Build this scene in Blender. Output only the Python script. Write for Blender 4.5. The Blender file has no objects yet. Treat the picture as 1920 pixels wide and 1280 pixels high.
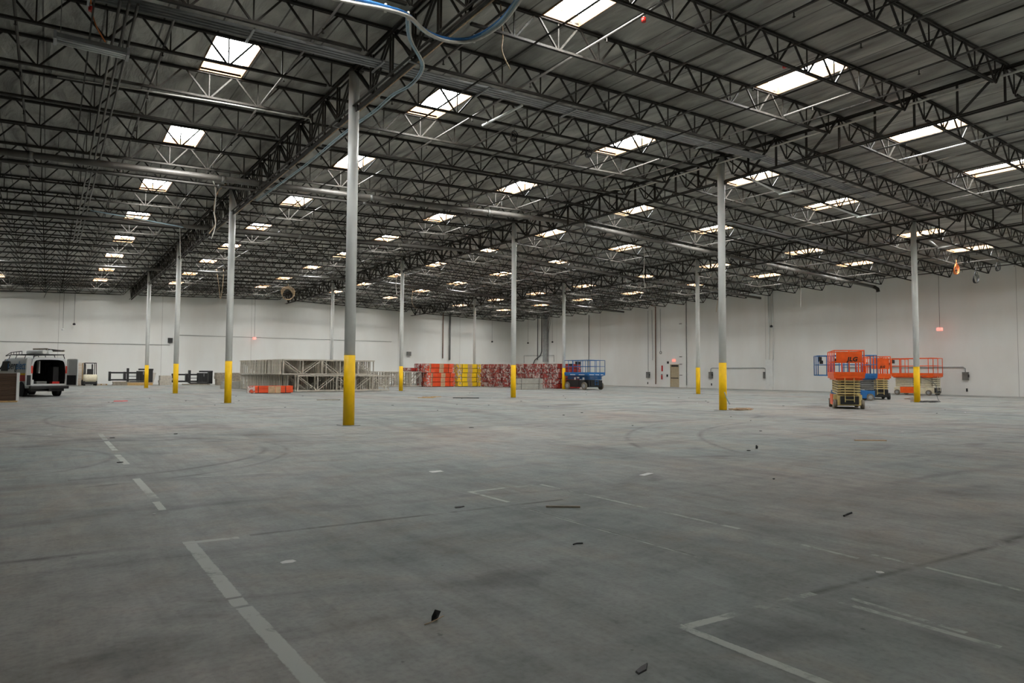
import bpy, bmesh, math, random
from mathutils import Vector, Matrix
random.seed(7)
sc = bpy.context.scene
COL = sc.collection
PI = math.pi

# ------------------------------------------------------------------ measured layout (metres)
YAW, PITCH, ROLL = 0.60068, 0.04613, 0.00595
CAM = Vector((-6.9606, -18.201, 1.49185))
FPX = 1268.1
RX = [0.0, 16.19, 32.69, 49.87]              # column rows A, B, C and the right wall
CY = [-30.6, -15.3, 0.0, 15.39, 31.16, 47.18, 63.66]   # column lines and the back wall
XL = -32.4                                   # left wall
RIDGE_X, RIDGE_Z, SLOPE = 16.19, 10.78, 0.034
def deck(x): return RIDGE_Z - SLOPE * abs(x - RIDGE_X)

# ------------------------------------------------------------------ camera
fw = Vector((math.sin(YAW)*math.cos(PITCH), math.cos(YAW)*math.cos(PITCH), math.sin(PITCH)))
rt = Vector((math.cos(YAW), -math.sin(YAW), 0)); up = rt.cross(fw)
r2 = rt*math.cos(ROLL) + up*math.sin(ROLL); u2 = -rt*math.sin(ROLL) + up*math.cos(ROLL)
cd = bpy.data.cameras.new('camera'); cam = bpy.data.objects.new('camera', cd); COL.objects.link(cam)
cd.sensor_width = 36; cd.lens = FPX/1920*36; cd.clip_end = 400
m = Matrix.Identity(4)
for i in range(3):
    m[i][0] = r2[i]; m[i][1] = u2[i]; m[i][2] = -fw[i]; m[i][3] = CAM[i]
cam.matrix_world = m
sc.camera = cam
def inview(p, mar=120):
    d = Vector(p) - CAM; z = d.dot(fw)
    if z < .5: return False
    x = 960 + FPX*d.dot(r2)/z; y = 640 - FPX*d.dot(u2)/z
    return -mar < x < 1920+mar and -mar < y < 1280+mar
def seg_inview(a, b, n=24, mar=60):
    a = Vector(a); b = Vector(b)
    return any(inview(a.lerp(b, i/n), mar) for i in range(n+1))

# ------------------------------------------------------------------ materials
def newmat(name):
    mt = bpy.data.materials.new(name); mt.use_nodes = True
    nt = mt.node_tree; b = nt.nodes['Principled BSDF']
    return mt, nt, b
def N(nt, t, **k):
    n = nt.nodes.new(t)
    for a, v in k.items():
        if a.startswith('i_'): n.inputs[a[2:].replace('_', ' ')].default_value = v
        else: setattr(n, a, v)
    return n
def simple(name, col, rough=.5, metal=0., var=.12, scale=6., bump=0., stretch=(1, 1, 1), spec=.5):
    mt, nt, b = newmat(name)
    tc = N(nt, 'ShaderNodeTexCoord'); mp = N(nt, 'ShaderNodeMapping'); mp.inputs['Scale'].default_value = stretch
    no = N(nt, 'ShaderNodeTexNoise'); no.inputs['Scale'].default_value = scale; no.inputs['Detail'].default_value = 5
    rp = N(nt, 'ShaderNodeValToRGB')
    rp.color_ramp.elements[0].position = .3; rp.color_ramp.elements[1].position = .7
    rp.color_ramp.elements[0].color = tuple(c*(1-var) for c in col)+(1,)
    rp.color_ramp.elements[1].color = tuple(min(1, c*(1+var*.6)) for c in col)+(1,)
    nt.links.new(tc.outputs['Object'], mp.inputs[0]); nt.links.new(mp.outputs[0], no.inputs['Vector'])
    nt.links.new(no.outputs['Fac'], rp.inputs[0]); nt.links.new(rp.outputs[0], b.inputs['Base Color'])
    b.inputs['Roughness'].default_value = rough; b.inputs['Metallic'].default_value = metal
    b.inputs['Specular IOR Level'].default_value = spec
    if bump:
        bp = N(nt, 'ShaderNodeBump'); bp.inputs['Strength'].default_value = bump; bp.inputs['Distance'].default_value = .05
        nt.links.new(no.outputs['Fac'], bp.inputs['Height']); nt.links.new(bp.outputs[0], b.inputs['Normal'])
    return mt
M = {}
M['steel'] = simple('dark_primer_steel', (.04, .036, .03), .6, .0, .3, 4, spec=.2)
M['steel2'] = simple('grey_steel', (.2, .2, .19), .45, .3, .25, 3)
M['galv'] = simple('galvanised_steel', (.36, .37, .37), .38, .5, .2, 3)
M['pipe'] = simple('sprinkler_pipe', (.12, .112, .1), .45, .1, .25, 2)
M['white'] = simple('white_paint', (.84, .86, .83), .45, 0, .05, 3)
M['yellow'] = simple('yellow_paint', (.93, .56, .002), .45, 0, .06, 5, spec=.3)
M['blue'] = simple('blue_paint', (.012, .13, .36), .4, 0, .15, 5)
M['orange'] = simple('orange_paint', (.9, .115, .008), .4, 0, .12, 5)
M['cream'] = simple('cream_paint', (.62, .49, .2), .45, 0, .25, 6)
M['cream2'] = simple('pale_cream_paint', (.72, .66, .48), .45, 0, .15, 6)
M['black'] = simple('black_paint', (.012, .012, .012), .45, 0, .3, 6)
M['rubber'] = simple('black_rubber', (.02, .02, .018), .8, 0, .3, 12)
M['tanrubber'] = simple('grey_rubber', (.2, .17, .13), .8, 0, .3, 12)
M['wood'] = simple('pale_timber', (.58, .37, .15), .7, 0, .35, 9, 0, (1, 6, 6))
M['wood2'] = simple('grey_timber', (.3, .26, .2), .8, 0, .3, 9)
M['brownply'] = simple('brown_plywood', (.085, .047, .024), .7, 0, .45, 3, 0, (.3, 1, 14))
M['rackgrey'] = simple('rack_grey', (.52, .48, .4), .5, 0, .2, 5)
M['card'] = simple('cardboard', (.5, .34, .2), .8, 0, .2, 5)
M['beamred'] = simple('dark_red_beam', (.36, .022, .012), .45, 0, .4, 3)
M['beamorange'] = simple('orange_beam', (.78, .075, .01), .42, 0, .12, 3)
M['beamyellow'] = simple('yellow_beam', (.85, .56, .005), .42, 0, .1, 3)
M['greybeam'] = simple('grey_beam', (.38, .37, .32), .5, 0, .15, 3)
M['red'] = simple('red_plastic', (.6, .02, .012), .4)
M['cyan'] = simple('pale_blue_cable', (.35, .5, .58), .5)
M['whitecable'] = simple('white_cable', (.68, .66, .6), .5, 0, .15, 9)
M['bluecable'] = simple('blue_cable', (.03, .16, .42), .5)
M['tancable'] = simple('tan_cable', (.42, .3, .18), .5, 0, .25, 9)
M['orangecable'] = simple('orange_cable', (.75, .2, .05), .5)
M['darkcable'] = simple('dark_cable', (.03, .03, .03), .5)
M['doorbeige'] = simple('beige_door_paint', (.48, .4, .26), .5)
M['vanwhite'] = simple('van_white', (.68, .7, .68), .25, 0, .05, 2)
M['darkin'] = simple('dark_trim', (.014, .014, .014), .8, 0, .4, 5)
M['grime'] = simple('paper_scrap', (.75, .75, .72), .7)
M['letterblue'] = simple('logo_blue', (.0, .2, .5), .4)
M['copper'] = simple('brown_pipe', (.25, .14, .09), .45, .2, .2, 4)
M['wellwood'] = simple('skylight_curb', (.26, .14, .06), .8, 0, .2, 3)
M['lens'] = simple('lamp_red_lens', (.7, .06, .03), .4)

def emis(name, col, s):
    mt, nt, b = newmat(name)
    b.inputs['Base Color'].default_value = (.8, .8, .8, 1)
    b.inputs['Emission Color'].default_value = tuple(col)+(1,)
    b.inputs['Emission Strength'].default_value = s
    return mt
SKY_STRENGTH = 34.0
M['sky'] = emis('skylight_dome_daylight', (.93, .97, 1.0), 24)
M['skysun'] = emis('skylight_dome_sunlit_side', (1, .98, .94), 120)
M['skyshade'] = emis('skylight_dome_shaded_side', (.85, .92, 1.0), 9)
M['exitlit'] = emis('exit_lamp_glow', (1, .12, .06), 1.2)

def glassmat():
    mt, nt, b = newmat('dark_window_glass')
    b.inputs['Base Color'].default_value = (.02, .022, .025, 1); b.inputs['Roughness'].default_value = .08
    return mt
M['glass'] = glassmat()

def wrapmat():
    mt, nt, b = newmat('crinkled_plastic_wrap')
    tc = N(nt, 'ShaderNodeTexCoord'); no = N(nt, 'ShaderNodeTexNoise'); no.inputs['Scale'].default_value = 1.9; no.inputs['Detail'].default_value = 3
    no.inputs['Distortion'].default_value = 1.8
    rp = N(nt, 'ShaderNodeValToRGB'); rp.color_ramp.elements[0].position = .45; rp.color_ramp.elements[1].position = .62
    rp.color_ramp.elements[0].color = (.04, .04, .04, 1); rp.color_ramp.elements[1].color = (.8, .8, .8, 1)
    oi = N(nt, 'ShaderNodeObjectInfo'); sc_ = N(nt, 'ShaderNodeMath', operation='MULTIPLY'); sc_.inputs[1].default_value = 60
    va = N(nt, 'ShaderNodeVectorMath', operation='ADD')
    nt.links.new(oi.outputs['Random'], sc_.inputs[0]); nt.links.new(tc.outputs['Object'], va.inputs[0]); nt.links.new(sc_.outputs[0], va.inputs[1])
    nt.links.new(va.outputs[0], no.inputs['Vector']); nt.links.new(no.outputs['Fac'], rp.inputs[0])
    nt.links.new(rp.outputs[0], b.inputs['Alpha'])
    b.inputs['Base Color'].default_value = (.72, .6, .56, 1); b.inputs['Roughness'].default_value = .3
    bp = N(nt, 'ShaderNodeBump'); bp.inputs['Strength'].default_value = .8
    nt.links.new(no.outputs['Fac'], bp.inputs['Height']); nt.links.new(bp.outputs[0], b.inputs['Normal'])
    return mt
M['wrap'] = wrapmat()

def concrete(name, mode=None):
    mt, nt, b = newmat(name)
    L = nt.links.new
    tc = N(nt, 'ShaderNodeTexCoord')
    def noise(scale, st=(1, 1, 1), det=6, dist=0, rough=.55, rot=0):
        mp = N(nt, 'ShaderNodeMapping'); mp.inputs['Scale'].default_value = st; mp.inputs['Rotation'].default_value = (0, 0, rot)
        L(tc.outputs['Object'], mp.inputs[0])
        n = N(nt, 'ShaderNodeTexNoise'); n.inputs['Scale'].default_value = scale; n.inputs['Detail'].default_value = det
        n.inputs['Distortion'].default_value = dist; n.inputs['Roughness'].default_value = rough
        L(mp.outputs[0], n.inputs['Vector']); return n.outputs['Fac']
    def ramp(f, stops):
        r = N(nt, 'ShaderNodeValToRGB'); e = r.color_ramp.elements
        while len(e) < len(stops): e.new(.5)
        for k, (p, c) in enumerate(stops):
            e[k].position = p; e[k].color = (c if isinstance(c, tuple) else (c, c, c))+(1,)
        L(f, r.inputs[0]); return r.outputs[0]
    def mul(a, c, fac=1.):
        x = N(nt, 'ShaderNodeMixRGB', blend_type='MULTIPLY'); x.inputs[0].default_value = fac
        L(a, x.inputs[1]); L(c, x.inputs[2]); return x.outputs[0]
    base = ramp(noise(.16, det=5, dist=.5), [(.35, (.25, .275, .258)), (.5, (.29, .298, .275)), (.65, (.31, .285, .252))])
    c = mul(base, ramp(noise(.5, (1, .22, 1), 8, 1.0, .62, .25), [(.3, .62), (.47, .93), (.7, 1.1)]))
    c = mul(c, ramp(noise(.9, (.16, 1, 1), 8, .6, .65, -.5), [(.32, .7), (.46, .98), (.75, 1.08)]))
    c = mul(c, ramp(noise(3.2, (1, 1, 1), 8, .4, .7), [(.3, .78), (.5, 1.), (.72, 1.12)]))
    c = mul(c, ramp(noise(26, (1, 1, 1), 3), [(.28, .84), (.5, 1.), (.8, 1.08)]))
    c = mul(c, ramp(noise(7, (1, .12, 1), 5, .3, .7, .6), [(.3, .86), (.5, 1.), (.74, 1.1)]))
    c = mul(c, ramp(noise(.75, (1, 1, 1), 4, 1.2, .6), [(.3, (.86, .9, .9)), (.5, (1., 1., 1.)), (.68, (1.06, .97, .9))]))
    sp = ramp(noise(9, (1, 1, 1), 2), [(.0, 1.), (.73, 1.), (.765, .62)])
    c = mul(c, sp)
    # stains: soft dark blotches
    c = mul(c, ramp(noise(.33, (1, 1.6, 1), 4, 1.4, .5, .9), [(.3, .62), (.43, 1.), (1., 1.)]))
    if mode:
        uv = N(nt, 'ShaderNodeSeparateXYZ'); L(tc.outputs['UV'], uv.inputs[0])
        v = uv.outputs[1]
        def mt_(op, a, b_=None):
            n = N(nt, 'ShaderNodeMath', operation=op)
            for k, q in enumerate((a, b_)):
                if q is None: continue
                if isinstance(q, (int, float)): n.inputs[k].default_value = q
                else: L(q, n.inputs[k])
            return n.outputs[0]
        edge = mt_('SUBTRACT', 1.0, mt_('ABSOLUTE', mt_('SUBTRACT', mt_('MULTIPLY', v, 2.), 1.)))
        if mode == 'paint' or mode == 'faint':
            w = ramp(noise(2.3, (1, 1, 1), 10, .3, .75), [(.40, .12), (.5, 1.)] if mode == 'paint' else [(.44, 0.), (.56, .9)])
            e = ramp(mt_('ADD', edge, mt_('MULTIPLY', noise(11, det=5, rough=.7), .9)), [(.42, 0.), (.6, 1.)])
            f = mt_('MULTIPLY', mt_('MULTIPLY', w, e), .9 if mode == 'paint' else .75)
            x = N(nt, 'ShaderNodeMixRGB'); L(f, x.inputs[0]); L(c, x.inputs[1]); x.inputs[2].default_value = (.5, .53, .48, 1)
            c = x.outputs[0]
        else:
            w = ramp(noise(2.0 if mode == 'stain' else 1.3, (1, 1, 1), 8, .5, .7), [(.36, 0.), (.6, 1.)])
            e = mt_('MULTIPLY', mt_('POWER', edge, 1.1), w)
            f = mt_('MULTIPLY', e, .95 if mode == 'stain' else .7)
            x = N(nt, 'ShaderNodeMixRGB'); L(f, x.inputs[0]); L(c, x.inputs[1]); x.inputs[2].default_value = (.06, .058, .05, 1)
            c = x.outputs[0]
    L(c, b.inputs['Base Color'])
    rr = ramp(noise(1.4, det=6), [(.3, .5), (.7, .68)]); L(rr, b.inputs['Roughness'])
    b.inputs['Specular IOR Level'].default_value = .3
    bp = N(nt, 'ShaderNodeBump'); bp.inputs['Strength'].default_value = .12; bp.inputs['Distance'].default_value = .01
    L(noise(5, det=8), bp.inputs['Height']); L(bp.outputs[0], b.inputs['Normal'])
    return mt

def wallmat(axis, joints, name):
    """white tilt-up panels with thin joints at the given positions along the wall"""
    mt, nt, b = newmat(name); L = nt.links.new
    tc = N(nt, 'ShaderNodeTexCoord'); sep = N(nt, 'ShaderNodeSeparateXYZ'); L(tc.outputs['Object'], sep.inputs[0])
    no = N(nt, 'ShaderNodeTexNoise'); no.inputs['Scale'].default_value = .5; no.inputs['Detail'].default_value = 6
    mp = N(nt, 'ShaderNodeMapping'); mp.inputs['Scale'].default_value = (1, 1, .35)
    L(tc.outputs['Object'], mp.inputs[0]); L(mp.outputs[0], no.inputs['Vector'])
    rp = N(nt, 'ShaderNodeValToRGB'); rp.color_ramp.elements[0].position = .35; rp.color_ramp.elements[1].position = .65
    rp.color_ramp.elements[0].color = (.82, .82, .775, 1); rp.color_ramp.elements[1].color = (.87, .885, .85, 1)
    L(no.outputs['Fac'], rp.inputs[0])
    acc = None
    for j in joints:
        s = N(nt, 'ShaderNodeMath', operation='SUBTRACT'); L(sep.outputs[axis], s.inputs[0]); s.inputs[1].default_value = j
        a = N(nt, 'ShaderNodeMath', operation='ABSOLUTE'); L(s.outputs[0], a.inputs[0])
        l = N(nt, 'ShaderNodeMath', operation='LESS_THAN'); L(a.outputs[0], l.inputs[0]); l.inputs[1].default_value = .012
        if acc is None: acc = l.outputs[0]
        else:
            ad = N(nt, 'ShaderNodeMath', operation='MAXIMUM'); L(acc, ad.inputs[0]); L(l.outputs[0], ad.inputs[1]); acc = ad.outputs[0]
    x = N(nt, 'ShaderNodeMixRGB'); L(rp.outputs[0], x.inputs[1]); x.inputs[2].default_value = (.38, .37, .34, 1)
    L(acc, x.inputs[0]); L(x.outputs[0], b.inputs['Base Color'])
    b.inputs['Roughness'].default_value = .75
    return mt

def foil():
    mt, nt, b = newmat('foil_faced_deck_insulation'); L = nt.links.new
    tc = N(nt, 'ShaderNodeTexCoord')
    def noise(scale, st, det=5, dist=.6):
        mp = N(nt, 'ShaderNodeMapping'); mp.inputs['Scale'].default_value = st
        L(tc.outputs['Object'], mp.inputs[0])
        n = N(nt, 'ShaderNodeTexNoise'); n.inputs['Scale'].default_value = scale; n.inputs['Detail'].default_value = det; n.inputs['Distortion'].default_value = dist
        L(mp.outputs[0], n.inputs['Vector']); return n.outputs['Fac']
    a = noise(1.6, (1, .25, 1)); c2 = noise(.45, (1, .5, 1), 3)
    rp = N(nt, 'ShaderNodeValToRGB'); rp.color_ramp.elements[0].position = .3; rp.color_ramp.elements[1].position = .72
    rp.color_ramp.elements[0].color = (.14, .135, .12, 1); rp.color_ramp.elements[1].color = (.48, .475, .425, 1)
    L(a, rp.inputs[0])
    # seams between the insulation sheets, every 1.22 m, running front to back
    sep = N(nt, 'ShaderNodeSeparateXYZ'); L(tc.outputs['Object'], sep.inputs[0])
    mo = N(nt, 'ShaderNodeMath', operation='PINGPONG'); L(sep.outputs[0], mo.inputs[0]); mo.inputs[1].default_value = .61
    ls = N(nt, 'ShaderNodeMath', operation='LESS_THAN'); L(mo.outputs[0], ls.inputs[0]); ls.inputs[1].default_value = .02
    x = N(nt, 'ShaderNodeMixRGB'); L(ls.outputs[0], x.inputs[0]); L(rp.outputs[0], x.inputs[1]); x.inputs[2].default_value = (.08, .075, .065, 1)
    L(x.outputs[0], b.inputs['Base Color'])
    b.inputs['Roughness'].default_value = .45; b.inputs['Metallic'].default_value = .4
    bp = N(nt, 'ShaderNodeBump'); bp.inputs['Strength'].default_value = .9; bp.inputs['Distance'].default_value = .25
    ad = N(nt, 'ShaderNodeMath', operation='ADD'); L(a, ad.inputs[0]); L(c2, ad.inputs[1])
    L(ad.outputs[0], bp.inputs['Height']); L(bp.outputs[0], b.inputs['Normal'])
    return mt
M['foil'] = foil()

# ------------------------------------------------------------------ mesh helpers
class MB:
    def __init__(s): s.v = []; s.f = []; s.mi = []; s.sm = []; s.uv = {}
    def add(s, vs, fs, mi=0, sm=False):
        o = len(s.v); s.v += [tuple(v) for v in vs]
        for f in fs: s.f.append(tuple(i+o for i in f)); s.mi.append(mi); s.sm.append(sm)
        return s
    def box(s, x0, x1, y0, y1, z0, z1, mi=0):
        v = [(x, y, z) for z in (z0, z1) for y in (y0, y1) for x in (x0, x1)]
        return s.add(v, [(0, 2, 3, 1), (4, 5, 7, 6), (0, 1, 5, 4), (2, 6, 7, 3), (0, 4, 6, 2), (1, 3, 7, 5)], mi)
    def bar(s, a, b, w, h=None, mi=0, upv=(0, 0, 1)):
        a = Vector(a); b = Vector(b); h = h or w
        d = (b-a).normalized(); u = Vector(upv)
        if abs(d.dot(u)) > .98: u = Vector((0, 1, 0)) if abs(d.y) < .9 else Vector((1, 0, 0))
        sd = d.cross(u).normalized(); uu = sd.cross(d)
        v = []
        for p in (a, b):
            for k, l in ((-1, -1), (1, -1), (1, 1), (-1, 1)): v.append(p + sd*(k*w/2) + uu*(l*h/2))
        return s.add(v, [(0, 1, 2, 3), (7, 6, 5, 4), (0, 4, 5, 1), (1, 5, 6, 2), (2, 6, 7, 3), (3, 7, 4, 0)], mi)
    def tube(s, pts, r, n=8, mi=0, caps=True):
        pts = [Vector(p) for p in pts]; rings = []; prev = None
        for i, p in enumerate(pts):
            d = (pts[min(i+1, len(pts)-1)] - pts[max(i-1, 0)]).normalized()
            if prev is None:
                u = Vector((0, 0, 1)) if abs(d.z) < .9 else Vector((1, 0, 0))
                sd = d.cross(u).normalized()
            else:
                sd = (prev - d*prev.dot(d))
                sd = sd.normalized() if sd.length > 1e-6 else d.orthogonal().normalized()
            prev = sd; uu = sd.cross(d)
            rr = r[i] if isinstance(r, (list, tuple)) else r
            rings.append([p + sd*(rr*math.cos(2*PI*k/n)) + uu*(rr*math.sin(2*PI*k/n)) for k in range(n)])
        o = len(s.v)
        for ring in rings: s.v += [tuple(q) for q in ring]
        for i in range(len(rings)-1):
            for k in range(n):
                a = o+i*n+k; b = o+i*n+(k+1) % n
                s.f.append((a, b, b+n, a+n)); s.mi.append(mi); s.sm.append(True)
        if caps:
            s.f.append(tuple(o+k for k in range(n))[::-1]); s.mi.append(mi); s.sm.append(False)
            s.f.append(tuple(o+(len(rings)-1)*n+k for k in range(n))); s.mi.append(mi); s.sm.append(False)
        return s
    def loft(s, rings, mi=0, sm=True, cap0=False, cap1=False, closed=True):
        n = len(rings[0]); o = len(s.v)
        for r in rings: s.v += [tuple(q) for q in r]
        for i in range(len(rings)-1):
            for k in range(n if closed else n-1):
                a = o+i*n+k; b = o+i*n+(k+1) % n
                s.f.append((a, b, b+n, a+n)); s.mi.append(mi); s.sm.append(sm)
        if cap0: s.f.append(tuple(o+k for k in range(n))[::-1]); s.mi.append(mi); s.sm.append(False)
        if cap1: s.f.append(tuple(o+(len(rings)-1)*n+k for k in range(n))); s.mi.append(mi); s.sm.append(False)
        return s
    def mesh(s, name, mats):
        me = bpy.data.meshes.new(name); me.from_pydata(s.v, [], s.f)
        for mt in (mats if isinstance(mats, (list, tuple)) else [mats]): me.materials.append(mt)
        me.polygons.foreach_set('material_index', s.mi); me.polygons.foreach_set('use_smooth', s.sm)
        if s.uv:
            ul = me.uv_layers.new(name='UVMap')
            for pi, uvs in s.uv.items():
                for li, q in zip(me.polygons[pi].loop_indices, uvs): ul.data[li].uv = q
        me.update(); return me
    def build(s, name, mats, parent=None, bevel=0):
        o = bpy.data.objects.new(name, s.mesh(name, mats)); COL.objects.link(o)
        if parent: o.parent = parent
        if bevel:
            bv = o.modifiers.new('bevel', 'BEVEL'); bv.width = bevel; bv.segments = 2; bv.limit_method = 'ANGLE'
        return o
def recal(o):
    bm = bmesh.new(); bm.from_mesh(o.data); bmesh.ops.recalc_face_normals(bm, faces=bm.faces); bm.to_mesh(o.data); bm.free(); return o
def B(x0, x1, y0, y1, z0, z1): return MB().box(x0, x1, y0, y1, z0, z1)
def thing(name, label, cat, loc=(0, 0, 0), rotz=0, group=None):
    o = bpy.data.objects.new(name, None); COL.objects.link(o); o.location = loc; o.rotation_euler = (0, 0, rotz)
    o.empty_display_size = .2
    o['label'] = label; o['category'] = cat
    if group: o['group'] = group
    return o
def tag(o, label, cat, group=None):
    o['label'] = label; o['category'] = cat
    if group: o['group'] = group
    return o
KIDS = {}
def copy_tree(o, parent=None):
    c = o.copy(); COL.objects.link(c)
    if parent is not None: c.parent = parent
    for ch in kids_of(o): copy_tree(ch, c)
    return c
def kids_of(o): return list(o.children)
def struct(name, mb, mats): o = mb.build(name, mats); o['kind'] = 'structure'; return o
def textmesh(name, body, size, mat, parent, loc, rot, extrude=.004, bold=0, shear=0):
    cu = bpy.data.curves.new(name, 'FONT'); cu.body = body; cu.size = size; cu.extrude = extrude; cu.offset = bold; cu.shear = shear; cu.space_character = 1.08
    cu.align_x = 'CENTER'; cu.align_y = 'CENTER'
    t = bpy.data.objects.new(name+'_src', cu); COL.objects.link(t)
    bpy.context.view_layer.update()
    me = bpy.data.meshes.new_from_object(t.evaluated_get(bpy.context.evaluated_depsgraph_get()))
    bpy.data.objects.remove(t); me.materials.clear(); me.materials.append(mat)
    o = bpy.data.objects.new(name, me); COL.objects.link(o); o.parent = parent; o.location = loc; o.rotation_euler = rot
    return o
ORD = ['first', 'second', 'third', 'fourth', 'fifth', 'sixth', 'seventh', 'eighth', 'ninth', 'tenth', 'eleventh', 'twelfth',
       'thirteenth', 'fourteenth', 'fifteenth', 'sixteenth', 'seventeenth', 'eighteenth', 'nineteenth', 'twentieth',
       'twenty-first', 'twenty-second', 'twenty-third', 'twenty-fourth', 'twenty-fifth', 'twenty-sixth', 'twenty-seventh',
       'twenty-eighth', 'twenty-ninth', 'thirtieth', 'thirty-first', 'thirty-second']
# ================================================================== THE SHELL
# floor with its worn paint lines, tyre marks and stains (strips lie 1-2 mm on the slab)
fl = MB()
fl.add([(XL, CY[0], 0), (RX[3], CY[0], 0), (RX[3], CY[6], 0), (XL, CY[6], 0)], [(0, 1, 2, 3)])
fl.add([(XL, CY[0], -.2), (RX[3], CY[0], -.2), (RX[3], CY[6], -.2), (XL, CY[6], -.2)], [(3, 2, 1, 0)])
NS = [0]
def strip(pts, w, mi, z=.0012):
    NS[0] += 1; z += NS[0]*.00003
    pts = [Vector((p[0], p[1], z)) for p in pts]
    Ls = []
    for i, p in enumerate(pts):
        d = (pts[min(i+1, len(pts)-1)]-pts[max(i-1, 0)]).normalized(); nrm = Vector((-d.y, d.x, 0))
        Ls.append((p-nrm*w/2, p+nrm*w/2))
    for i in range(len(Ls)-1):
        fi = len(fl.f); fl.add([Ls[i][0], Ls[i+1][0], Ls[i+1][1], Ls[i][1]], [(0, 1, 2, 3)], mi)
        u0, u1 = i/(len(Ls)-1), (i+1)/(len(Ls)-1)
        fl.uv[fi] = [(u0, 0), (u1, 0), (u1, 1), (u0, 1)]
for a, b, w in [((-5.9, -11.66), (-5.9, -13.42), .105), ((-5.9, -13.46), (-5.9, -13.62), .1), ((-5.89, -13.66), (-5.86, -15.2), .105),
                ((-5.95, -11.71), (-5.50, -11.75), .085), ((-2.58, -10.87), (-1.95, -10.85), .06), ((-2.56, -10.84), (-2.53, -11.68), .06),
                ((-3.87, -15.43), (-3.36, -15.46), .075), ((-3.83, -15.39), (-3.81, -16.4), .075), ((-5.9, -1.56), (-5.88, -3.6), .1),
                ((-5.9, -4.3), (-5.88, -5.8), .1), ((-5.91, -7.5), (-5.89, -9.25), .1), ((-5.9, -9.5), (-5.9, -10.05), .08)]:
    strip([a, b], w, 1)
for a, b, w in [((-3.36, -15.46), (-2.6, -15.5), .07), ((-1.95, -10.86), (-1.61, -10.9), .05), ((-1.47, -10.89), (-1.41, -14.0), .06),
                ((-2.56, -12.0), (-2.54, -14.5), .06), ((-2.62, -15.7), (-2.6, -16.6), .06), ((-2.49, -15.7), (-2.52, -16.4), .05),
                ((-1.45, -14.6), (-1.48, -15.2), .05), ((-1.26, -15.2), (-1.33, -16.3), .05), ((-5.2, -7.79), (-4.1, -7.91), .05),
                ((-5.9, .5), (-5.9, -1.2), .1)]:
    strip([a, b], w, 4, .0009)
def arc(cx, cy, r, a0, a1, n=40, ry=None):
    return [(cx+r*math.cos(a0+(a1-a0)*i/n), cy+(ry or r)*math.sin(a0+(a1-a0)*i/n)) for i in range(n+1)]
for k, (cx, cy, r, a0, a1, w) in enumerate([(-6.6, -4.0, 3.2, -1.6, 1.7, .22), (-6.8, -4.2, 3.75, -1.5, 1.4, .16), (-8.2, -4.5, 2.2, -1.2, 1.2, .18),
        (2, 6, 9, 2.6, 4.6, .22), (2, 6, 10.6, 2.7, 4.4, .22), (12, -14, 9, 1.2, 2.7, .22), (12, -14, 10.7, 1.2, 2.6, .22),
        (24, 2, 12, 3.2, 4.6, .25), (24, 2, 13.8, 3.2, 4.6, .25), (10, 20, 14, 3.6, 5.4, .25), (10, 20, 15.7, 3.6, 5.4, .25)]):
    strip(arc(cx, cy, r, a0, a1), w, 2, .0004+.00004*k)
for a, b, w in [((-5.4, -11.72), (-1.9, -11.9), .10), ((-2.6, -15.5), (-.1, -15.65), .10), ((-9.0, -11.5), (-6.2, -11.68), .16),
                ((-.1, -15.65), (1.2, -15.62), .2), ((1.2, -15.62), (3.5, -15.5), .28), ((-2.56, -12.1), (-2.53, -14.4), .03)]:
    strip([a, b], w, 3, .0007)
struct('floor', fl, [concrete('concrete_slab'), concrete('worn_floor_paint', 'paint'), concrete('tyre_marked_concrete', 'tyre'),
                     concrete('stained_concrete', 'stain'), concrete('faded_floor_paint', 'faint')])
T = .3
wb = MB().box(XL-T, RX[3]+T, CY[6], CY[6]+T, -.2, 11.6)
struct('wall_back', wb, wallmat(0, [-14.5, -6.2, 3.1, 12.4, 21.7, 31, 40.3], 'white_wall_panels_back'))
wr = MB()
DY0, DY1, DZ = 32.45, 33.72, 2.52
wr.box(RX[3], RX[3]+T, CY[0], DY0, -.2, 11.6); wr.box(RX[3], RX[3]+T, DY1, CY[6], -.2, 11.6); wr.box(RX[3], RX[3]+T, DY0, DY1, DZ, 11.6)
struct('wall_right', wr, wallmat(1, [-8.2, 1.1, 11.0, 21.6, 31.4, 45.2, 54], 'white_wall_panels_right'))
struct('wall_left', MB().box(XL-T, XL, CY[0], CY[6], -.2, 11.6), wallmat(1, [0, 9, 18, 27, 36, 45], 'white_wall_panels_left'))
struct('wall_front', MB().box(XL-T, RX[3]+T, CY[0]-T, CY[0], -.2, 11.6), wallmat(0, [-14, -5, 4, 13, 22, 31, 40], 'white_wall_panels_front'))
# door in the right wall
d = MB(); d.box(RX[3]-.02, RX[3]+.12, DY0, DY0+.07, 0, DZ); d.box(RX[3]-.02, RX[3]+.12, DY1-.07, DY1, 0, DZ); d.box(RX[3]-.02, RX[3]+.12, DY0+.07, DY1-.07, DZ-.07, DZ)
dr = struct('door_1', d, M['doorbeige'])
lf = MB().box(RX[3]+.03, RX[3]+.08, DY0+.07, DY1-.07, .01, DZ-.07).build('door_leaf', M['doorbeige'], dr)
MB().box(RX[3]-.03, RX[3]+.03, DY0+.12, DY1-.12, .98, 1.06).build('push_bar', M['black'], lf)
MB().box(RX[3]-.03, RX[3]+.03, DY0+.1, DY1-.2, DZ-.25, DZ-.1).build('door_closer', M['darkin'], lf)

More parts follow.
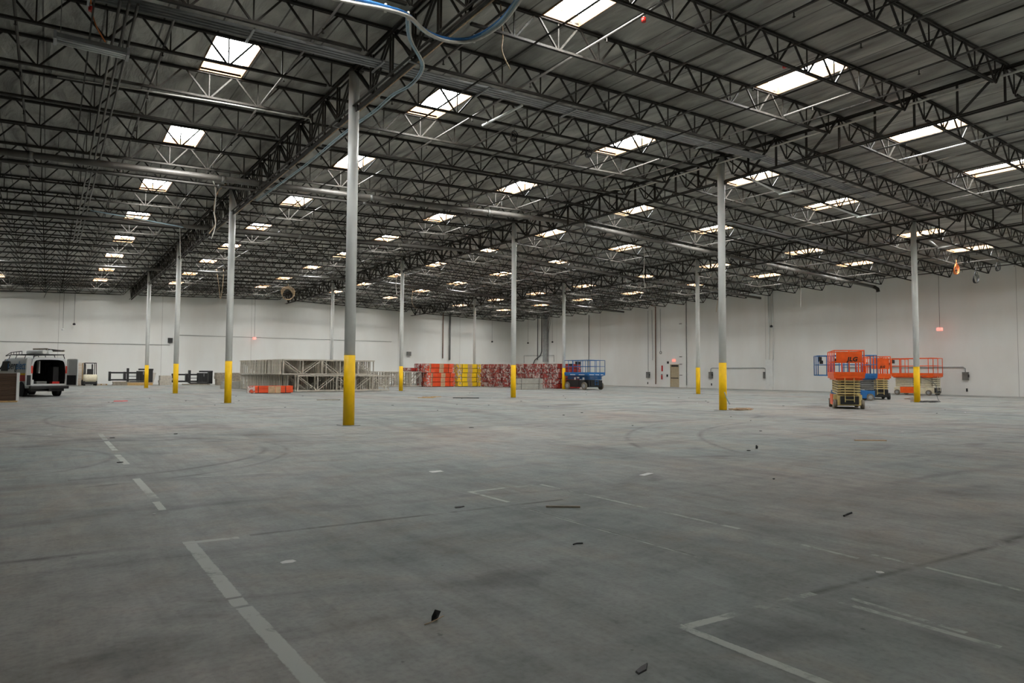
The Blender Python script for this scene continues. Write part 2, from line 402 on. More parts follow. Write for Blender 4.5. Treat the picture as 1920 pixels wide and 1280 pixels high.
# ---------------- skylight and joist lines
lines = []      # y of every joist line
for c in range(1, 6):
    s = (CY[c+1]-CY[c])/6
    for k in range(6): lines.append(CY[c]+k*s)
lines.append(CY[6]-.12)
SKX = [-11.0, -3.1, 3.4, 11.85, 19.8, 26.6, 36.4, 43.0]
SKN = ['in the far left line', 'in the line just left of the left column row', 'in the line just right of the left column row',
       'in the line just left of the middle column row', 'in the line just right of the middle column row',
       'in the line just left of the right column row', 'in the line just right of the right column row', 'in the line along the right wall']
SKY = []
for c in range(0, 6):
    s = (CY[c+1]-CY[c])/6
    SKY += [CY[c]+.5*s, CY[c]+3.5*s]
SW, SL = 1.12, 2.36
holes = []
for xi, x in enumerate(SKX):
    for yi, y in enumerate(SKY):
        if x < -10 and y < 30: continue
        if -25 < y < -9 and x < 24: continue  # unseen rows behind the camera: added as fill, thinned to dim the foreground
        holes.append((xi, yi, x, y))
hs = {(h[0], h[1]) for h in holes}
xs = sorted({XL, RIDGE_X, RX[3]} | {x-SW/2 for x in SKX} | {x+SW/2 for x in SKX})
ys = sorted({CY[0], CY[6]} | {y-SL/2 for y in SKY} | {y+SL/2 for y in SKY})
ce = MB(); vid = {}
def cv(x, y):
    if (x, y) not in vid: vid[(x, y)] = len(ce.v); ce.v.append((x, y, deck(x)))
    return vid[(x, y)]
for i in range(len(xs)-1):
    for j in range(len(ys)-1):
        cx, cy = (xs[i]+xs[i+1])/2, (ys[j]+ys[j+1])/2
        if any(abs(cx-h[2]) < SW/2 and abs(cy-h[3]) < SL/2 for h in holes): continue
        ce.f.append((cv(xs[i], ys[j]), cv(xs[i], ys[j+1]), cv(xs[i+1], ys[j+1]), cv(xs[i+1], ys[j]))); ce.mi.append(0); ce.sm.append(False)
co = struct('ceiling', ce, M['foil'])
sol = co.modifiers.new('thickness', 'SOLIDIFY'); sol.thickness = .06; sol.offset = -1
# ---------------- skylights: white curb well, dome sheet with safety bars
WH = .26
def make_sky(tilt):
    t = thing('window_1', 'x', 'skylight', (0, 0, 0), 0, 'skylights in the roof deck')
    w = MB()
    for sx in (-1, 1): w.box(min(sx*SW/2, sx*(SW/2+.03)), max(sx*SW/2, sx*(SW/2+.03)), -SL/2, SL/2, -.03, WH)
    for sy in (-1, 1): w.box(-SW/2-.03, SW/2+.03, min(sy*SL/2, sy*(SL/2+.03)), max(sy*SL/2, sy*(SL/2+.03)), -.03, WH)
    w.build('light_well', M['wellwood'], t)
    g = MB()
    rings = []
    for q, q2, h in ((1., 1., 0), (.95, .985, .2), (.88, .95, .36), (.7, .82, .44), (.4, .5, .48), (.02, .02, .49)):
        rings.append([(sx*SW/2*q, sy*SL/2*q2, WH+h) for sx, sy in ((-1, -1), (1, -1), (1, 1), (-1, 1))])
    g.loft(rings, 0, False)
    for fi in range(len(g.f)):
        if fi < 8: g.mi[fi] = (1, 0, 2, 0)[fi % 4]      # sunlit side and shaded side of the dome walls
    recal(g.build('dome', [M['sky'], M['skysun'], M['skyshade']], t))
    b = MB()
    b.bar((0, -SL/2, WH-.02), (0, SL/2, WH-.02), .02, .02)
    b.build('safety_bar', M['steel2'], t)
    return t
protos = {}
nrow = len(SKY)
for n, (xi, yi, x, y) in enumerate(holes):
    if not protos: o = protos['s'] = make_sky(0)
    else: o = copy_tree(protos['s'])
    o.location = (x, y, deck(x)); o.rotation_euler = (0, math.atan(SLOPE)*(1 if x > RIDGE_X else -1), 0)
    o.name = 'window_%d' % (n+1); o['kind'] = 'structure'
    k = nrow-1-yi
    o['label'] = 'bright rectangular skylight ' + SKN[xi] + (', nearest the back wall' if k == 0 else ', %s from the back wall' % ORD[k])
# ================================================================== ROOF STEEL
JD = .72
bays = [(-16.19, 0.0, 'left of the left column row'), (0.0, 16.19, 'between left and middle column rows'),
        (16.19, 32.69, 'between middle and right column rows'), (32.69, 49.87, 'beside the right wall')]
def make_joist(x0, x1, fine):
    """steel bar joist from x0 to x1: origin at the middle under the deck"""
    t = thing('roof_joist', 'x', 'roof joist', ((x0+x1)/2, 0, 0), 0, 'open-web steel joists under the roof')
    cx = (x0+x1)/2
    za = lambda x: deck(x)-.035
    zb = lambda x: deck(x)-.035-JD
    L = x1-x0; n = round(L/1.34); s = L/n
    tc = MB()
    for dy in (-.028, .028): tc.bar((x0-cx, dy, za(x0)), (x1-cx, dy, za(x1)), .035, .065)
    tc.build('top_chord', M['steel'], t)
    bc = MB(); e = .6*s
    for dy in (-.026, .026): bc.bar((x0+e-cx, dy, zb(x0+e)), (x1-e-cx, dy, zb(x1-e)), .033, .06)
    bc.build('bottom_chord', M['steel'], t)
    segs = []
    for i in range(n):
        xa, xm, xb = x0+i*s, x0+(i+.5)*s, x0+(i+1)*s
        segs += [((xa+.04, za(xa)), (xm-.03, zb(xm))), ((xm+.03, zb(xm)), (xb-.04, za(xb))), ((xm, zb(xm)), (xm, za(xm)))]
    web = MB()
    for k, (a, b) in enumerate(segs):
        w = .03 if k % 3 == 2 else .043
        if fine: MB().bar((a[0]-cx, 0, a[1]), (b[0]-cx, 0, b[1]), w, w).build('web_member', M['steel'], t)
        else: web.bar((a[0]-cx, 0, a[1]), (b[0]-cx, 0, b[1]), w, w)
    if not fine: web.build('web', M['steel'], t)
    return t
nl = len(lines)
pj = {}
for bi, (x0, x1, nm) in enumerate(bays):
    for li, y in enumerate(lines):
        a = (x0, y, deck(x0)-.5); b = (x1, y, deck(x1)-.5)
        if not seg_inview(a, b): continue
        # distance of the part in view
        dist = min((Vector(a).lerp(Vector(b), q/12)-CAM).length for q in range(13) if inview(Vector(a).lerp(Vector(b), q/12), 60)) if any(inview(Vector(a).lerp(Vector(b), q/12), 60) for q in range(13)) else 99
        fine = dist < 20.5
        key = (bi, fine)
        if key not in pj: o = pj[key] = make_joist(x0, x1, fine)
        else: o = copy_tree(pj[key])
        o.location = ((x0+x1)/2, y, 0)
        k = nl-1-li
        o['label'] = 'dark bar joist, ' + ('lying along the back wall' if k == 0 else ORD[k-1] + ' from the back wall') + ', ' + nm

# joist girders along the three column rows
def make_girder(x, y0, y1, label):
    t = thing('joist_girder', label, 'joist girder', (x, (y0+y1)/2, 0), 0, 'steel girders along the column rows')
    cy = (y0+y1)/2; zt = deck(x)-.17; zb = zt-1.08
    for nm, z, e in (('top_chord', zt, .12), ('bottom_chord', zb, .18)):
        g = MB()
        for dx in (-.065, .065):
            g.box(dx-.012 if dx > 0 else dx-.05, dx+.05 if dx > 0 else dx+.012, y0-cy+e, y1-cy-e, z-.012, z+.012)
            g.box(dx-.01, dx+.01, y0-cy+e, y1-cy-e, z-.05 if nm == 'top_chord' else z, z if nm == 'top_chord' else z+.05)
        g.build(nm, M['steel'], t)
    s = (y1-y0)/6
    segs = []
    for k in range(6):
        a = y0+k*s; mid = a+s/2; b = a+s
        segs += [((a+.12, zt-.03), (mid, zb+.03)), ((mid, zb+.03), (b-.12, zt-.03)), ((mid, zb), (mid, zt))]
        if k: segs.append(((a, zt), (a, zb)))
    for a, b in segs:
        g = MB()
        for dx in (-.035, .035): g.bar((dx, a[0]-cy, a[1]), (dx, b[0]-cy, b[1]), .028, .05, upv=(1, 0, 0))
        g.build('web_member', M['steel'], t)
    return t
RN = ['left', 'middle', 'right']
seg_names = {1: 'nearest the camera', 2: 'between first and second columns', 3: 'between second and third columns',
             4: 'between third and fourth columns', 5: 'from fourth column to back wall'}
for r in range(3):
    for c in range(1, 6):
        if not seg_inview((RX[r], CY[c], 9.4), (RX[r], CY[c+1], 9.4)): continue
        make_girder(RX[r], CY[c], CY[c+1]-(.02 if c == 5 else 0), 'deep steel girder over the %s column row, %s' % (RN[r], seg_names[c]))

# columns (nudged a few centimetres as they stand), white with a yellow painted foot
colpos = {(0, 0): (0, 0), (0, 1): (0, 15.39), (0, 2): (0, 31.16), (0, 3): (0, 47.18), (1, 0): (16.10, 0), (1, 1): (16.17, 15.39),
          (1, 2): (16.19, 31.16), (1, 3): (16.19, 47.18), (2, 0): (32.60, 0), (2, 1): (32.78, 15.39), (2, 2): (32.73, 31.16), (2, 3): (32.69, 47.18)}
pc = {}
for (r, c), (x, y) in sorted(colpos.items()):
    h = deck(RX[r])-.19
    lb = 'white round steel column with yellow painted foot, %s in the %s row' % (['nearest the camera', 'second', 'third', 'fourth and farthest'][c], RN[r])
    if r not in pc:
        t = thing('steel_column', lb, 'column', (x, y, 0), 0, 'columns holding up the roof girders')
        MB().tube([(0, 0, 1.955), (0, 0, h-.02)], .15, 28).build('shaft', M['white'], t)
        MB().tube([(0, 0, 0), (0, 0, 1.955)], .156, 28).build('painted_foot', M['yellow'], t)['label'] = 'yellow painted foot'
        MB().box(-.2, .2, -.2, .2, h-.02, h+.005).build('cap_plate', M['steel'], t)
        MB().box(-.012, .012, -.3, .3, h-1.2, h-1.03).build('stabiliser_plate', M['steel'], t)
        MB().box(-.25, .25, -.25, .25, 0, .012).build('base_plate', M['steel2'], t)
        pc[r] = t
    else:
        t = copy_tree(pc[r]); t.location = (x, y, 0); t['label'] = lb

# sprinkler branch lines with their heads, running front to back through the joist webs
head = None
brn = 0
for bx in [-10.8, -7.8, -4.85, -1.9, 1.3, 4.1, 6.95, 9.85, 12.9, 18.9, 21.8, 24.7, 27.7, 30.6, 35.6, 38.5, 41.4, 44.4, 47.3]:
    z = deck(bx)-.62
    y0 = -15.0
    while y0 < 60 and not inview((bx, y0, z), 60): y0 += 1.
    if y0 > 55: continue
    t = MB().tube([(bx, y0, z), (bx, CY[6]-.4, z)], .032, 8)
    t = t.build('sprinkler_branch_pipe', M['pipe'])
    brn += 1
    tag(t, 'thin dark sprinkler branch pipe under the roof, %s line counted from the left' % ORD[brn-1], 'pipe', 'sprinkler branch pipes under the roof')
    y = math.ceil(y0/3.2)*3.2
    hb = MB()
    k = 0
    while y < 58 and k < 9:
        hh = MB().tube([(0, 0, 0), (0, 0, -.1), (0, 0, -.11), (0, 0, -.13)], [.014, .014, .04, .012], 8)
        if head is None: head = hh.mesh('sprinkler_head', M['steel'])
        o = bpy.data.objects.new('sprinkler_head', head); COL.objects.link(o); o.parent = t; o.location = (bx, y+.3, z-.03)
        y += 3.2; k += 1
# bridging angles along the bottom chords
bn = 0
for bx in [-13.5, -8.9, -6.4, 2.6, 5.4, 8.2, 10.9, 13.6, 20.2, 23.2, 26.2, 29.2, 34.2, 37.4, 40.2, 43.6, 46.2]:
    z = deck(bx)-.035-JD-.035
    y0 = -15.0
    while y0 < 60 and not inview((bx, y0, z), 60): y0 += 1.
    if y0 > 55: continue
    bn += 1
    o = MB().bar((bx, y0, z), (bx, CY[6]-.4, z), .035, .035).build('bridging_angle', M['steel'])
    tag(o, 'slim dark bracing angle under the joists, %s line counted from the left' % ORD[bn-1], 'bracing', 'bracing angles under the joists')

# large sprinkler mains running across the building
def mainpipe(y, xa, xb, r, label, zoff=1.0, elbow=False, mat='pipe'):
    pts = [(x, y, deck(x)-zoff) for x in [xa]+[v for v in (-4, 0, 8, 14, 16.19, 18, 26, 34, 42) if xa < v < xb]+[xb]]
    t = thing('sprinkler_main_pipe', label, 'pipe', (0, 0, 0), 0, 'large pipes crossing under the roof')
    MB().tube(pts, r, 14).build('pipe_run', M[mat], t)
    x = xa+2
    while x < xb-1:
        if inview((x, y, deck(x)-zoff), 0):
            p = Vector((x, y, deck(x)-zoff))
            MB().tube([p-Vector((.07, 0, 0)), p+Vector((.07, 0, 0))], r+.02, 14).build('coupling', M['steel2'], t)
            MB().tube([p+Vector((.8, 0, r)), p+Vector((.8, 0, zoff-.05))], .008, 6).build('hanger_rod', M['steel2'], t)
        x += 6.3
    if elbow:
        p = Vector((xb, y, deck(xb)-zoff))
        MB().tube([p, p+Vector((.25, -.05, -.03)), p+Vector((.42, -.2, -.18)), p+Vector((.42, -.25, -.42))], r*1.1, 14).build('elbow', M['steel'], t)
    return t
mainpipe(10.49, -16, 48.3, .125, 'thick grey sprinkler main pipe crossing the hall, nearest the camera', 1.0, True)
mainpipe(21.08, -16, 48.4, .11, 'dark sprinkler main pipe crossing the hall, second from the camera', 1.02)
mainpipe(11.3, -16, 6, .045, 'thin dark pipe running just behind the nearest main pipe', 1.1)
mainpipe(39.5, -16, 48.4, .1, 'dark sprinkler main pipe crossing the hall, farthest from the camera', 1.02)
# ribbed galvanised conduit racks lying along the joists by the first column line
for kk, (yy, xa, xb, nn, lab) in enumerate([(-1.95, -7.5, 24.5, 4, 'wide rack of parallel galvanised conduits crossing above the nearest columns'),
                                   (5.3, 22.0, 44, 4, 'rack of galvanised conduits crossing the roof at right, behind the nearest rack')]):
    t = thing('conduit_rack', lab, 'conduit', (0, 0, 0))
    for q in range(nn):
        y = yy+(q-(nn-1)/2)*.13
        MB().tube([(x, y, deck(x)-JD-.0) for x in (xa, (xa+16)/2 if xa < 0 else xa+1, 16.19 if xa < 16 else xa+2, xb)], .036, 10).build('conduit', M['galv'], t)
    x = xa+1
    while x < xb:
        MB().bar((x, yy-.4, deck(x)-JD-.07), (x, yy+.4, deck(x)-JD-.07), .045, .045).build('support_channel', M['galv'], t); x += 3.2
t = thing('conduit_bundle', 'three parallel pale conduits running towards the back wall at upper left', 'conduit')
for q in range(3):
    MB().tube([(-5.95+.16*q, -2.2, deck(-5.8)-JD-.1), (-5.95+.16*q, 30, deck(-5.8)-JD-.1)], .03, 8).build('conduit', M['pipe'], t)
o = MB().tube([(15.9, -14.5, 10.28), (15.88, 0, 10.28), (15.85, 5.3, 10.3), (14.9, 5.4, 10.28)], .035, 10).build('conduit', M['whitecable'])
tag(o, 'long pale conduit clipped beside the middle row girder, passing the nearest column top', 'conduit')
o = MB().tube([(20.5, -9.8, 10.0), (20.75, .9, 10.0)], .025, 8).build('conduit', M['galv'])
tag(o, 'thin grey conduit just right of the middle row girder', 'conduit')
o = MB().tube([(-7, 3.0, 9.2), (-3, 2.75, 9.36), (-.4, 2.72, 9.45), (-.3, 2.9, 9.4)], .022, 8).build('conduit', M['whitecable'])
tag(o, 'white conduit on the joist under the nearest left skylight', 'conduit')
# conduit channel clipped under the left row girder
z = deck(0)-.17-1.08-.09
t = thing('cable_trunking', 'long dark cable trunking slung under the left row girder', 'cable trunking')
MB().box(.0, .08, -11, 63, z+.0, z+.05).build('trunk', M['steel'], t)
for k in range(12): MB().box(-.12, .2, -9+k*5.2, -8.95+k*5.2, z-.025, z).build('bracket', M['steel2'], t)
MB().tube([(.19, -11, z+.08), (.19, 20, z+.08)], .02, 8).build('conduit', M['tancable'], t)
# ================================================================== HANGING CABLES AND WALL FITTINGS
def smooth(pts, n=6):
    P = [Vector(p) for p in pts]; out = []
    for i in range(len(P)-1):
        p0 = P[max(i-1, 0)]; p1 = P[i]; p2 = P[i+1]; p3 = P[min(i+2, len(P)-1)]
        for k in range(n):
            t = k/n
            out.append(.5*((2*p1)+(p2-p0)*t+(2*p0-5*p1+4*p2-p3)*t*t+(3*p1-p0-3*p2+p3)*t**3))
    out.append(P[-1]); return out
def cable(name, pts, r, mat, label, cat='cable', group=None, n=6):
    o = MB().tube(smooth(pts), r, n).build(name, M[mat]); tag(o, label, cat, group); return o
# the blue and white bundle looped over the left row girder
t = thing('cable_bundle', 'thick looping bundle of pale blue and white data cables hung from the nearest left girder', 'cable')
mainp = [(-2.75, -5.3, 8.9), (-2.21, -5.59, 8.8), (-1.59, -5.78, 8.78), (-1.08, -5.77, 8.78), (-.47, -5.4, 8.78), (.1, -5.35, 8.78), (.55, -5.7, 8.8), (.66, -6.6, 8.82), (.47, -7.6, 8.85)]
offs = [(0, 0, 0), (.04, .01, .03), (-.03, .03, .035), (.015, -.04, -.02), (-.04, -.01, .06)]
for k, (a, b, c) in enumerate(offs):
    w = [Vector(p)+Vector((a, b, c))*(1.5 if i in (0, 1) else .8) for i, p in enumerate(mainp)]
    MB().tube(smooth(w), .034, 6).build('cable', M[['cyan', 'whitecable', 'cyan', 'whitecable', 'bluecable'][k]], t)
for i in (2, 3, 6): MB().tube([Vector(mainp[i])+Vector((0, 0, -.06)), Vector(mainp[i])+Vector((.02, .02, .12))], .03, 8).build('cable_tie', M['whitecable'], t)
brp = [(-1.08, -5.77, 8.78), (-.65, -5.0, 8.72), (.22, -3.87, 8.8), (.28, -3.16, 8.62), (.28, -2.05, 8.72), (.28, -.83, 8.68), (.28, 1.65, 8.74), (.28, 5, 8.7), (.28, 9, 8.78), (.28, 12, 8.85)]
for k, (a, b, c) in enumerate(offs[:3]):
    MB().tube(smooth([Vector(p)+Vector((a, b, c)) for p in brp]), .017, 6).build('cable', M[['cyan', 'whitecable', 'cyan'][k]], t)
cable('hanging_cable', [(-1.69, 12, 9.84), (-1.42, 12, 9.21), (-1.38, 12, 8.6), (-1.42, 12, 8.1), (-1.36, 12, 7.6), (-1.5, 12, 7.0)], .022, 'whitecable', 'white cable dangling left of the second left column top')
cable('hanging_cable', [(-.9, 12.3, 9.5), (-1.3, 12.05, 9.0), (-1.44, 12, 8.3), (-1.35, 12, 7.7), (-1.6, 12, 7.2)], .018, 'tancable', 'tan cable twisted round the white cable by the second left column')
cable('hanging_cable', [(-1.37, 22, 10.15), (-1.3, 22, 9.2), (-1.22, 22, 7.4)], .02, 'whitecable', 'straight pale cable hanging between the second and third left columns')
cable('hanging_cable', [(-5.5, 20.5, 9.3), (-3, 20.6, 9.15), (-1.3, 20.8, 9.05)], .03, 'cyan', 'pale blue cable strung level beside the left row girder')
cable('hanging_cable', [(25.6, 13.8, 10.2), (25.62, 13.8, 8.9), (25.55, 13.8, 8.0), (25.7, 13.8, 7.2)], .022, 'whitecable', 'pale cable hanging down near the second middle row column')
cable('hanging_cable', [(40.57, 12, 8.95), (40.65, 12, 7.9), (40.59, 12, 6.68)], .018, 'whitecable', 'pale cable hanging in front of the right wall, left of the lifts')
cable('hanging_cable', [(33.44, 14, 8.9), (33.5, 14, 7.6), (33.3, 14, 6.6), (33.17, 14, 6.0)], .02, 'tancable', 'pale cable hanging beside the nearest middle row column')
cable('hanging_cable', [(1.62, -5.1, 10.3), (1.7, -5.1, 9.5), (1.68, -5.1, 9.1), (1.95, -5.05, 8.75)], .016, 'tancable', 'short tan cable dangling right of the big cable bundle')
cable('hanging_cable', [(17.5, 35, 9.9), (17.4, 35, 8.9), (17.5, 35, 8.1)], .03, 'whitecable', 'pale cable dangling beside the third middle row column')
cable('hanging_cable', [(4, 40, 9.7), (4.2, 40, 8.4), (4.35, 40, 7.3), (4.5, 40, 8.4), (4.55, 40, 9.8)], .02, 'tancable', 'long V-shaped cable loop hanging between the left columns')
cable('hanging_cable', [(-7.0, 40, 9.4), (-7.1, 40, 7.6), (-7.35, 40, 6.6)], .02, 'darkcable', 'dark cable drooping with a bent end above the white van')
cable('hanging_cable', [(22.2, 41.5, 9.6), (22.1, 41.5, 8.3), (22.5, 41.5, 7.7)], .02, 'tancable', 'bent cable end hanging above the grey rack frames')
for k, (p, w) in enumerate([([(17.1, -.8, 9.62), (19.9, -.2, 9.62)], 'behind the nearest middle column, left piece'), ([(19.93, -.15, 9.58), (20.0, -1.4, 9.58)], 'behind the nearest middle column, right piece'),
                           ([(23.7, -.3, 9.6), (27, .1, 9.6)], 'between the middle and right rows, left piece'), ([(27.0, .14, 9.55), (27, -1.1, 9.55)], 'between the middle and right rows, right piece'),
                           ([(35.6, .5, 9.4), (38.4, 1.2, 9.4)], 'beyond the nearest right column, left piece'), ([(38.4, 1.25, 9.36), (37.8, -.1, 9.36)], 'beyond the nearest right column, right piece'),
                           ([(4.5, .3, 9.55), (4.67, -1.7, 9.6)], 'right of the nearest left column')]):
    tag(MB().tube(p, .04, 8).build('pale_conduit', M['white']), 'slim pale conduit under the roof, ' + w, 'strip light')  # short lengths of pale conduit, no lamps
def coil(x, y, z, R, mat, label, ax=0.3):
    b = MB()
    t = thing('cable_coil', label, 'cable coil', (x, y, z))
    for k in range(4):
        pts = []
        for i in range(25):
            a = 2*PI*i/24; rr = R*(1-.07*k+.05*math.sin(3*a+k))
            pts.append((rr*math.cos(a), .03*k+.02*math.sin(a*2), rr*math.sin(a)-.04*k))
        b.tube(pts, max(.014, R*.05), 6, caps=False)
    o = b.build('loops', M[mat], t)
    MB().tube([(0, .03, R*.85), (0, .03, R+.25)], max(.012, R*.04), 6).build('hanging_end', M[mat], t)
    return t
coil(5.95, .56, 9.62, .13, 'darkcable', 'small black cable coil hanging under a joist above the hall centre')
coil(9.5, .78, 9.8, .15, 'darkcable', 'black cable coil beside the second skylight right of the centre')
coil(11.16, 45, 8.75, .62, 'tancable', 'large tan hose coil hanging above the far grey rack frames')
coil(43.5, 2.3, 8.7, .35, 'orangecable', 'orange cable coil hanging under the roof at far right')
coil(40.6, .5, 8.9, .33, 'darkcable', 'black cable coil hanging right of the orange coil')
coil(43.6, -.1, 8.6, .3, 'darkcable', 'black cable coil hanging beneath the pale conduit at far right')
coil(43.9, 1.3, 8.05, .38, 'darkcable', 'thin black cable loop hanging lowest at far right')
# strip lamp over the hall at upper left, and its orange cord
t = thing('high_bay_lamp', 'long white unlit strip lamp hanging at the upper left', 'lamp', (-6.36, -.4, 8.78))
hb = MB(); hb.loft([[(sx*.7, -.2, 0), (sx*.7, .2, 0), (sx*.7, .12, .14), (sx*.7, -.12, .14)] for sx in (-1, 1)], 0, False, True, True)
recal(hb.build('reflector', M['galv'], t))
for k in (-1, 0, 1): MB().tube([(-.66, k*.11, -.02), (.66, k*.11, -.02)], .018, 8).build('lamp_tube', M['white'], t)
for s in (-1, 1):
    MB().box(s*.7-.03, s*.7+.03, -.2, .2, -.04, .14).build('end_cap', M['galv'], t)
    MB().tube([(s*.6, 0, .14), (s*.6, 0, 1.0)], .01, 6).build('hanger', M['steel2'], t)
cable('hanging_cable', [(-6.42, -.45, 9.89), (-6.4, -.45, 9.64), (-6.3, -.45, 9.3), (-6.11, -.45, 8.98)], .016, 'orangecable', 'orange cord curving down to the white strip lamp')
for (x, y, z, w) in [(-6.41, -.45, 9.66, 'on the orange cord above the white strip lamp'), (4.43, -7.02, 9.86, 'under the roof, left of the middle row'),
                     (9.57, -7.32, 10.0, 'under the roof near the middle row skylight'), (1.35, 3.2, 9.2, 'hanging right of the nearest left column'), (.9, 2.6, 8.9, 'lowest beside the nearest left column')]:
    b = thing('junction_box', 'small red junction box ' + w, 'junction box', (x, y, z))
    MB().tube([(0, 0, -.05), (0, 0, .05)], .055, 10).build('box_body', M['red'], b); MB().tube([(0, 0, .05), (0, 0, .1)], .02, 8).build('cable_gland', M['whitecable'], b)
    if z < 9.5: MB().tube([(0, 0, .1), (.02, 0, deck(x)-z-.03)], .008, 6).build('wire', M['tancable'], b)
# pendant fittings near the walls
for (x, y, z0, z1, mt_, w) in [(-5.85, 63.1, 9.4, 5.58, 'white', 'white pendant fitting on a long wire above the white van'), (-4.92, 63.1, 9.3, 6.16, 'black', 'black pendant ball on a wire right of the van'),
        (12.62, 63.1, 10.1, 5.29, 'exitlit', 'glowing red pendant sign on a wire before the back wall'), (45.3, 63.1, 9.3, 5.93, 'black', 'black pendant ball on a wire near the hall corner'),
        (49.2, 59.75, 9.2, 5.75, 'black', 'black pendant ball on a wire just right of the hall corner'), (49.2, 54.1, 9.2, 5.7, 'black', 'black pendant ball left of the third right column'),
        (49.2, 5.9, 9.2, 5.01, 'exitlit', 'glowing red pendant sign on a wire before the right wall'), (49.4, 20.64, 9.3, 6.05, 'black', 'black pendant ball by the white downpipe')]:
    t = thing('pendant', w, 'pendant', (x, y, z1))
    MB().tube([(0, 0, .05), (0, 0, z0-z1)], .012, 5).build('wire', M['darkcable'], t)
    if mt_ == 'exitlit': MB().box(-.16, .16, -.16, .16, -.12, .12).build('lamp_body', M[mt_], t)
    else:
        MB().tube([(0, 0, -.13), (0, 0, -.1), (0, 0, 0), (0, 0, .1)], [.05, .12, .14, .03], 10).build('lamp_body', M[mt_], t)
XW = RX[3]
def wallbox(y, z0, z1, w, label):
    t = thing('switch_box', label, 'electrical box', (XW+.004, y, (z0+z1)/2), 0, 'electrical boxes on the right wall')
    h = (z1-z0)/2
    MB().box(-.16, 0, -w/2, w/2, -h, h).build('box_body', M['steel2'], t)
    MB().box(-.18, -.16, -w/2+.03, w/2-.03, -h+.04, h-.05).build('cover', M['steel2'], t)
    MB().box(-.2, -.1, -w/2-.07, -w/2, -.1, .12).build('switch_lever', M['black'], t)
wallbox(37.0, 1.01, 1.68, .5, 'grey switch box left of the brown pipe on the right wall')
wallbox(28.1, 1.04, 1.7, .45, 'grey switch box at left end of the arched conduit behind the nearest middle column')
wallbox(21.6, 1.1, 1.72, .45, 'grey switch box at right end of the arched conduit, by the white downpipe')
wallbox(4.45, 1.15, 1.74, .4, 'grey switch box at far right, beyond the orange lifts')
def wp(name, pts, r, mat, label, n=8):
    o = MB().tube(pts, r, n).build(name, M[mat]); tag(o, label, 'wall pipe'); return o
wp('wall_conduit', [(XW-.08, 28.1, 1.7), (XW-.08, 28.1, 2.0), (XW-.08, 27.95, 2.1), (XW-.08, 21.8, 2.1), (XW-.08, 21.6, 2.0), (XW-.08, 21.6, 1.72)], .03, 'galv', 'arched grey conduit joining two switch boxes on the right wall')
wp('wall_conduit', [(XW-.08, 14, 2.12), (XW-.08, 4.6, 2.12), (XW-.08, 4.45, 2.0), (XW-.08, 4.45, 1.74)], .03, 'galv', 'grey conduit running level behind the orange lifts to the last switch box')
wp('wall_conduit', [(XW-.06, 37.0, 1.7), (XW-.06, 37.0, 8.7), (XW-.06, 36.4, 8.75), (XW-.06, 36.3, 3.0)], .022, 'galv', 'thin grey conduit rising above the leftmost switch box of the right wall')
wp('wall_pipe', [(XW-.1, 35.8, .3), (XW-.1, 35.8, 9.1), (XW-.8, 35.8, 9.2)], .06, 'copper', 'brown vertical pipe on the right wall left of the door')
wp('wall_conduit', [(XW-.06, 35.1, 4.0), (XW-.06, 35.1, 8.8)], .02, 'galv', 'short grey conduit ending in a round fitting above the door')
o = MB().tube([(XW-.028, 35.1+.14*math.cos(a*PI/8), 3.85+.14*math.sin(a*PI/8)) for a in range(17)], .03, 6, caps=False).build('ring_fitting', M['steel2']); tag(o, 'grey round fitting on the right wall above the door', 'fitting')
wp('wall_pipe', [(XW-.06, 31.35, .25), (XW-.06, 31.35, 9.4)], .035, 'steel2', 'thin dark pipe on the right wall just right of the door')
wp('downpipe', [(XW-.1, 21.2, .1), (XW-.1, 21.2, 9.5)], .07, 'white', 'white downpipe on the right wall, tall and thin')
o = MB().box(XW-.22, XW, 20.75, 21.5, 0, 2.9).build('pipe_guard', M['white']); tag(o, 'white boxed guard round the foot of the white downpipe', 'pipe guard')
o = MB().tube([(XW-.12, 20.72, 2.895), (XW-.12, 20.72, 9.4)], .05, 8).build('downpipe', M['white']); tag(o, 'second white pipe just right of the white downpipe', 'wall pipe')
wp('wall_pipe', [(XW-.09, 47.3, .3), (XW-.09, 47.3, 8.9)], .04, 'steel2', 'thin dark vertical pipe on the right wall right of the third right column')
wp('wall_pipe', [(XW-.12, 58.2, 3.3), (XW-.12, 58.2, 9.6)], .05, 'darkcable', 'black vertical pipe near the hall corner, left of the grey duct')
o = MB().box(XW-.35, XW, 55.8, 56.7, 3.0, 9.6).build('wall_duct', M['galv']); tag(o, 'grey vertical duct on the right wall near the hall corner', 'duct')
wp('wall_conduit', [(XW-.15, 57.2, 9.5), (XW-.15, 57.2, 4.5), (XW-.15, 57.5, 3.9), (XW-.15, 58.8, 3.3), (XW-.15, 59.3, 2.6)], .06, 'darkcable', 'black pipe bending aside beside the grey duct near the corner')
wp('wall_conduit', [(XW-.1, 54.5, 3.0), (XW-.1, 54.5, 3.9), (XW-.1, 61.5, 3.95), (XW-.1, 61.5, 2.9)], .03, 'galv', 'low arched grey conduit near the hall corner above the red bundles')
for k, dz in enumerate((0, 1.2)):
    wp('duct_brace', [(XW-.2, 55.8, 7.3-dz), (XW-1.6, 53.3-.3*k, 9.55)], .025, 'steel2', ['upper', 'lower'][k]+' slanting brace from the grey duct to the roof')
wp('wall_pipe', [(37.55, 63.5, 3.4), (37.55, 63.5, 9.7)], .07, 'copper', 'brown vertical pipe on the back wall above the orange bundles')
wp('wall_pipe', [(38.6, 63.45, 3.2), (38.6, 63.45, 9.6)], .12, 'steel2', 'thicker grey pipe on the back wall above the orange bundles')
wp('wall_conduit', [(XL+20, 63.6, 4.22), (3.9, 63.6, 4.28), (3.9, 63.6, 4.6)], .02, 'steel2', 'thin grey conduit running level along the back wall behind the van')
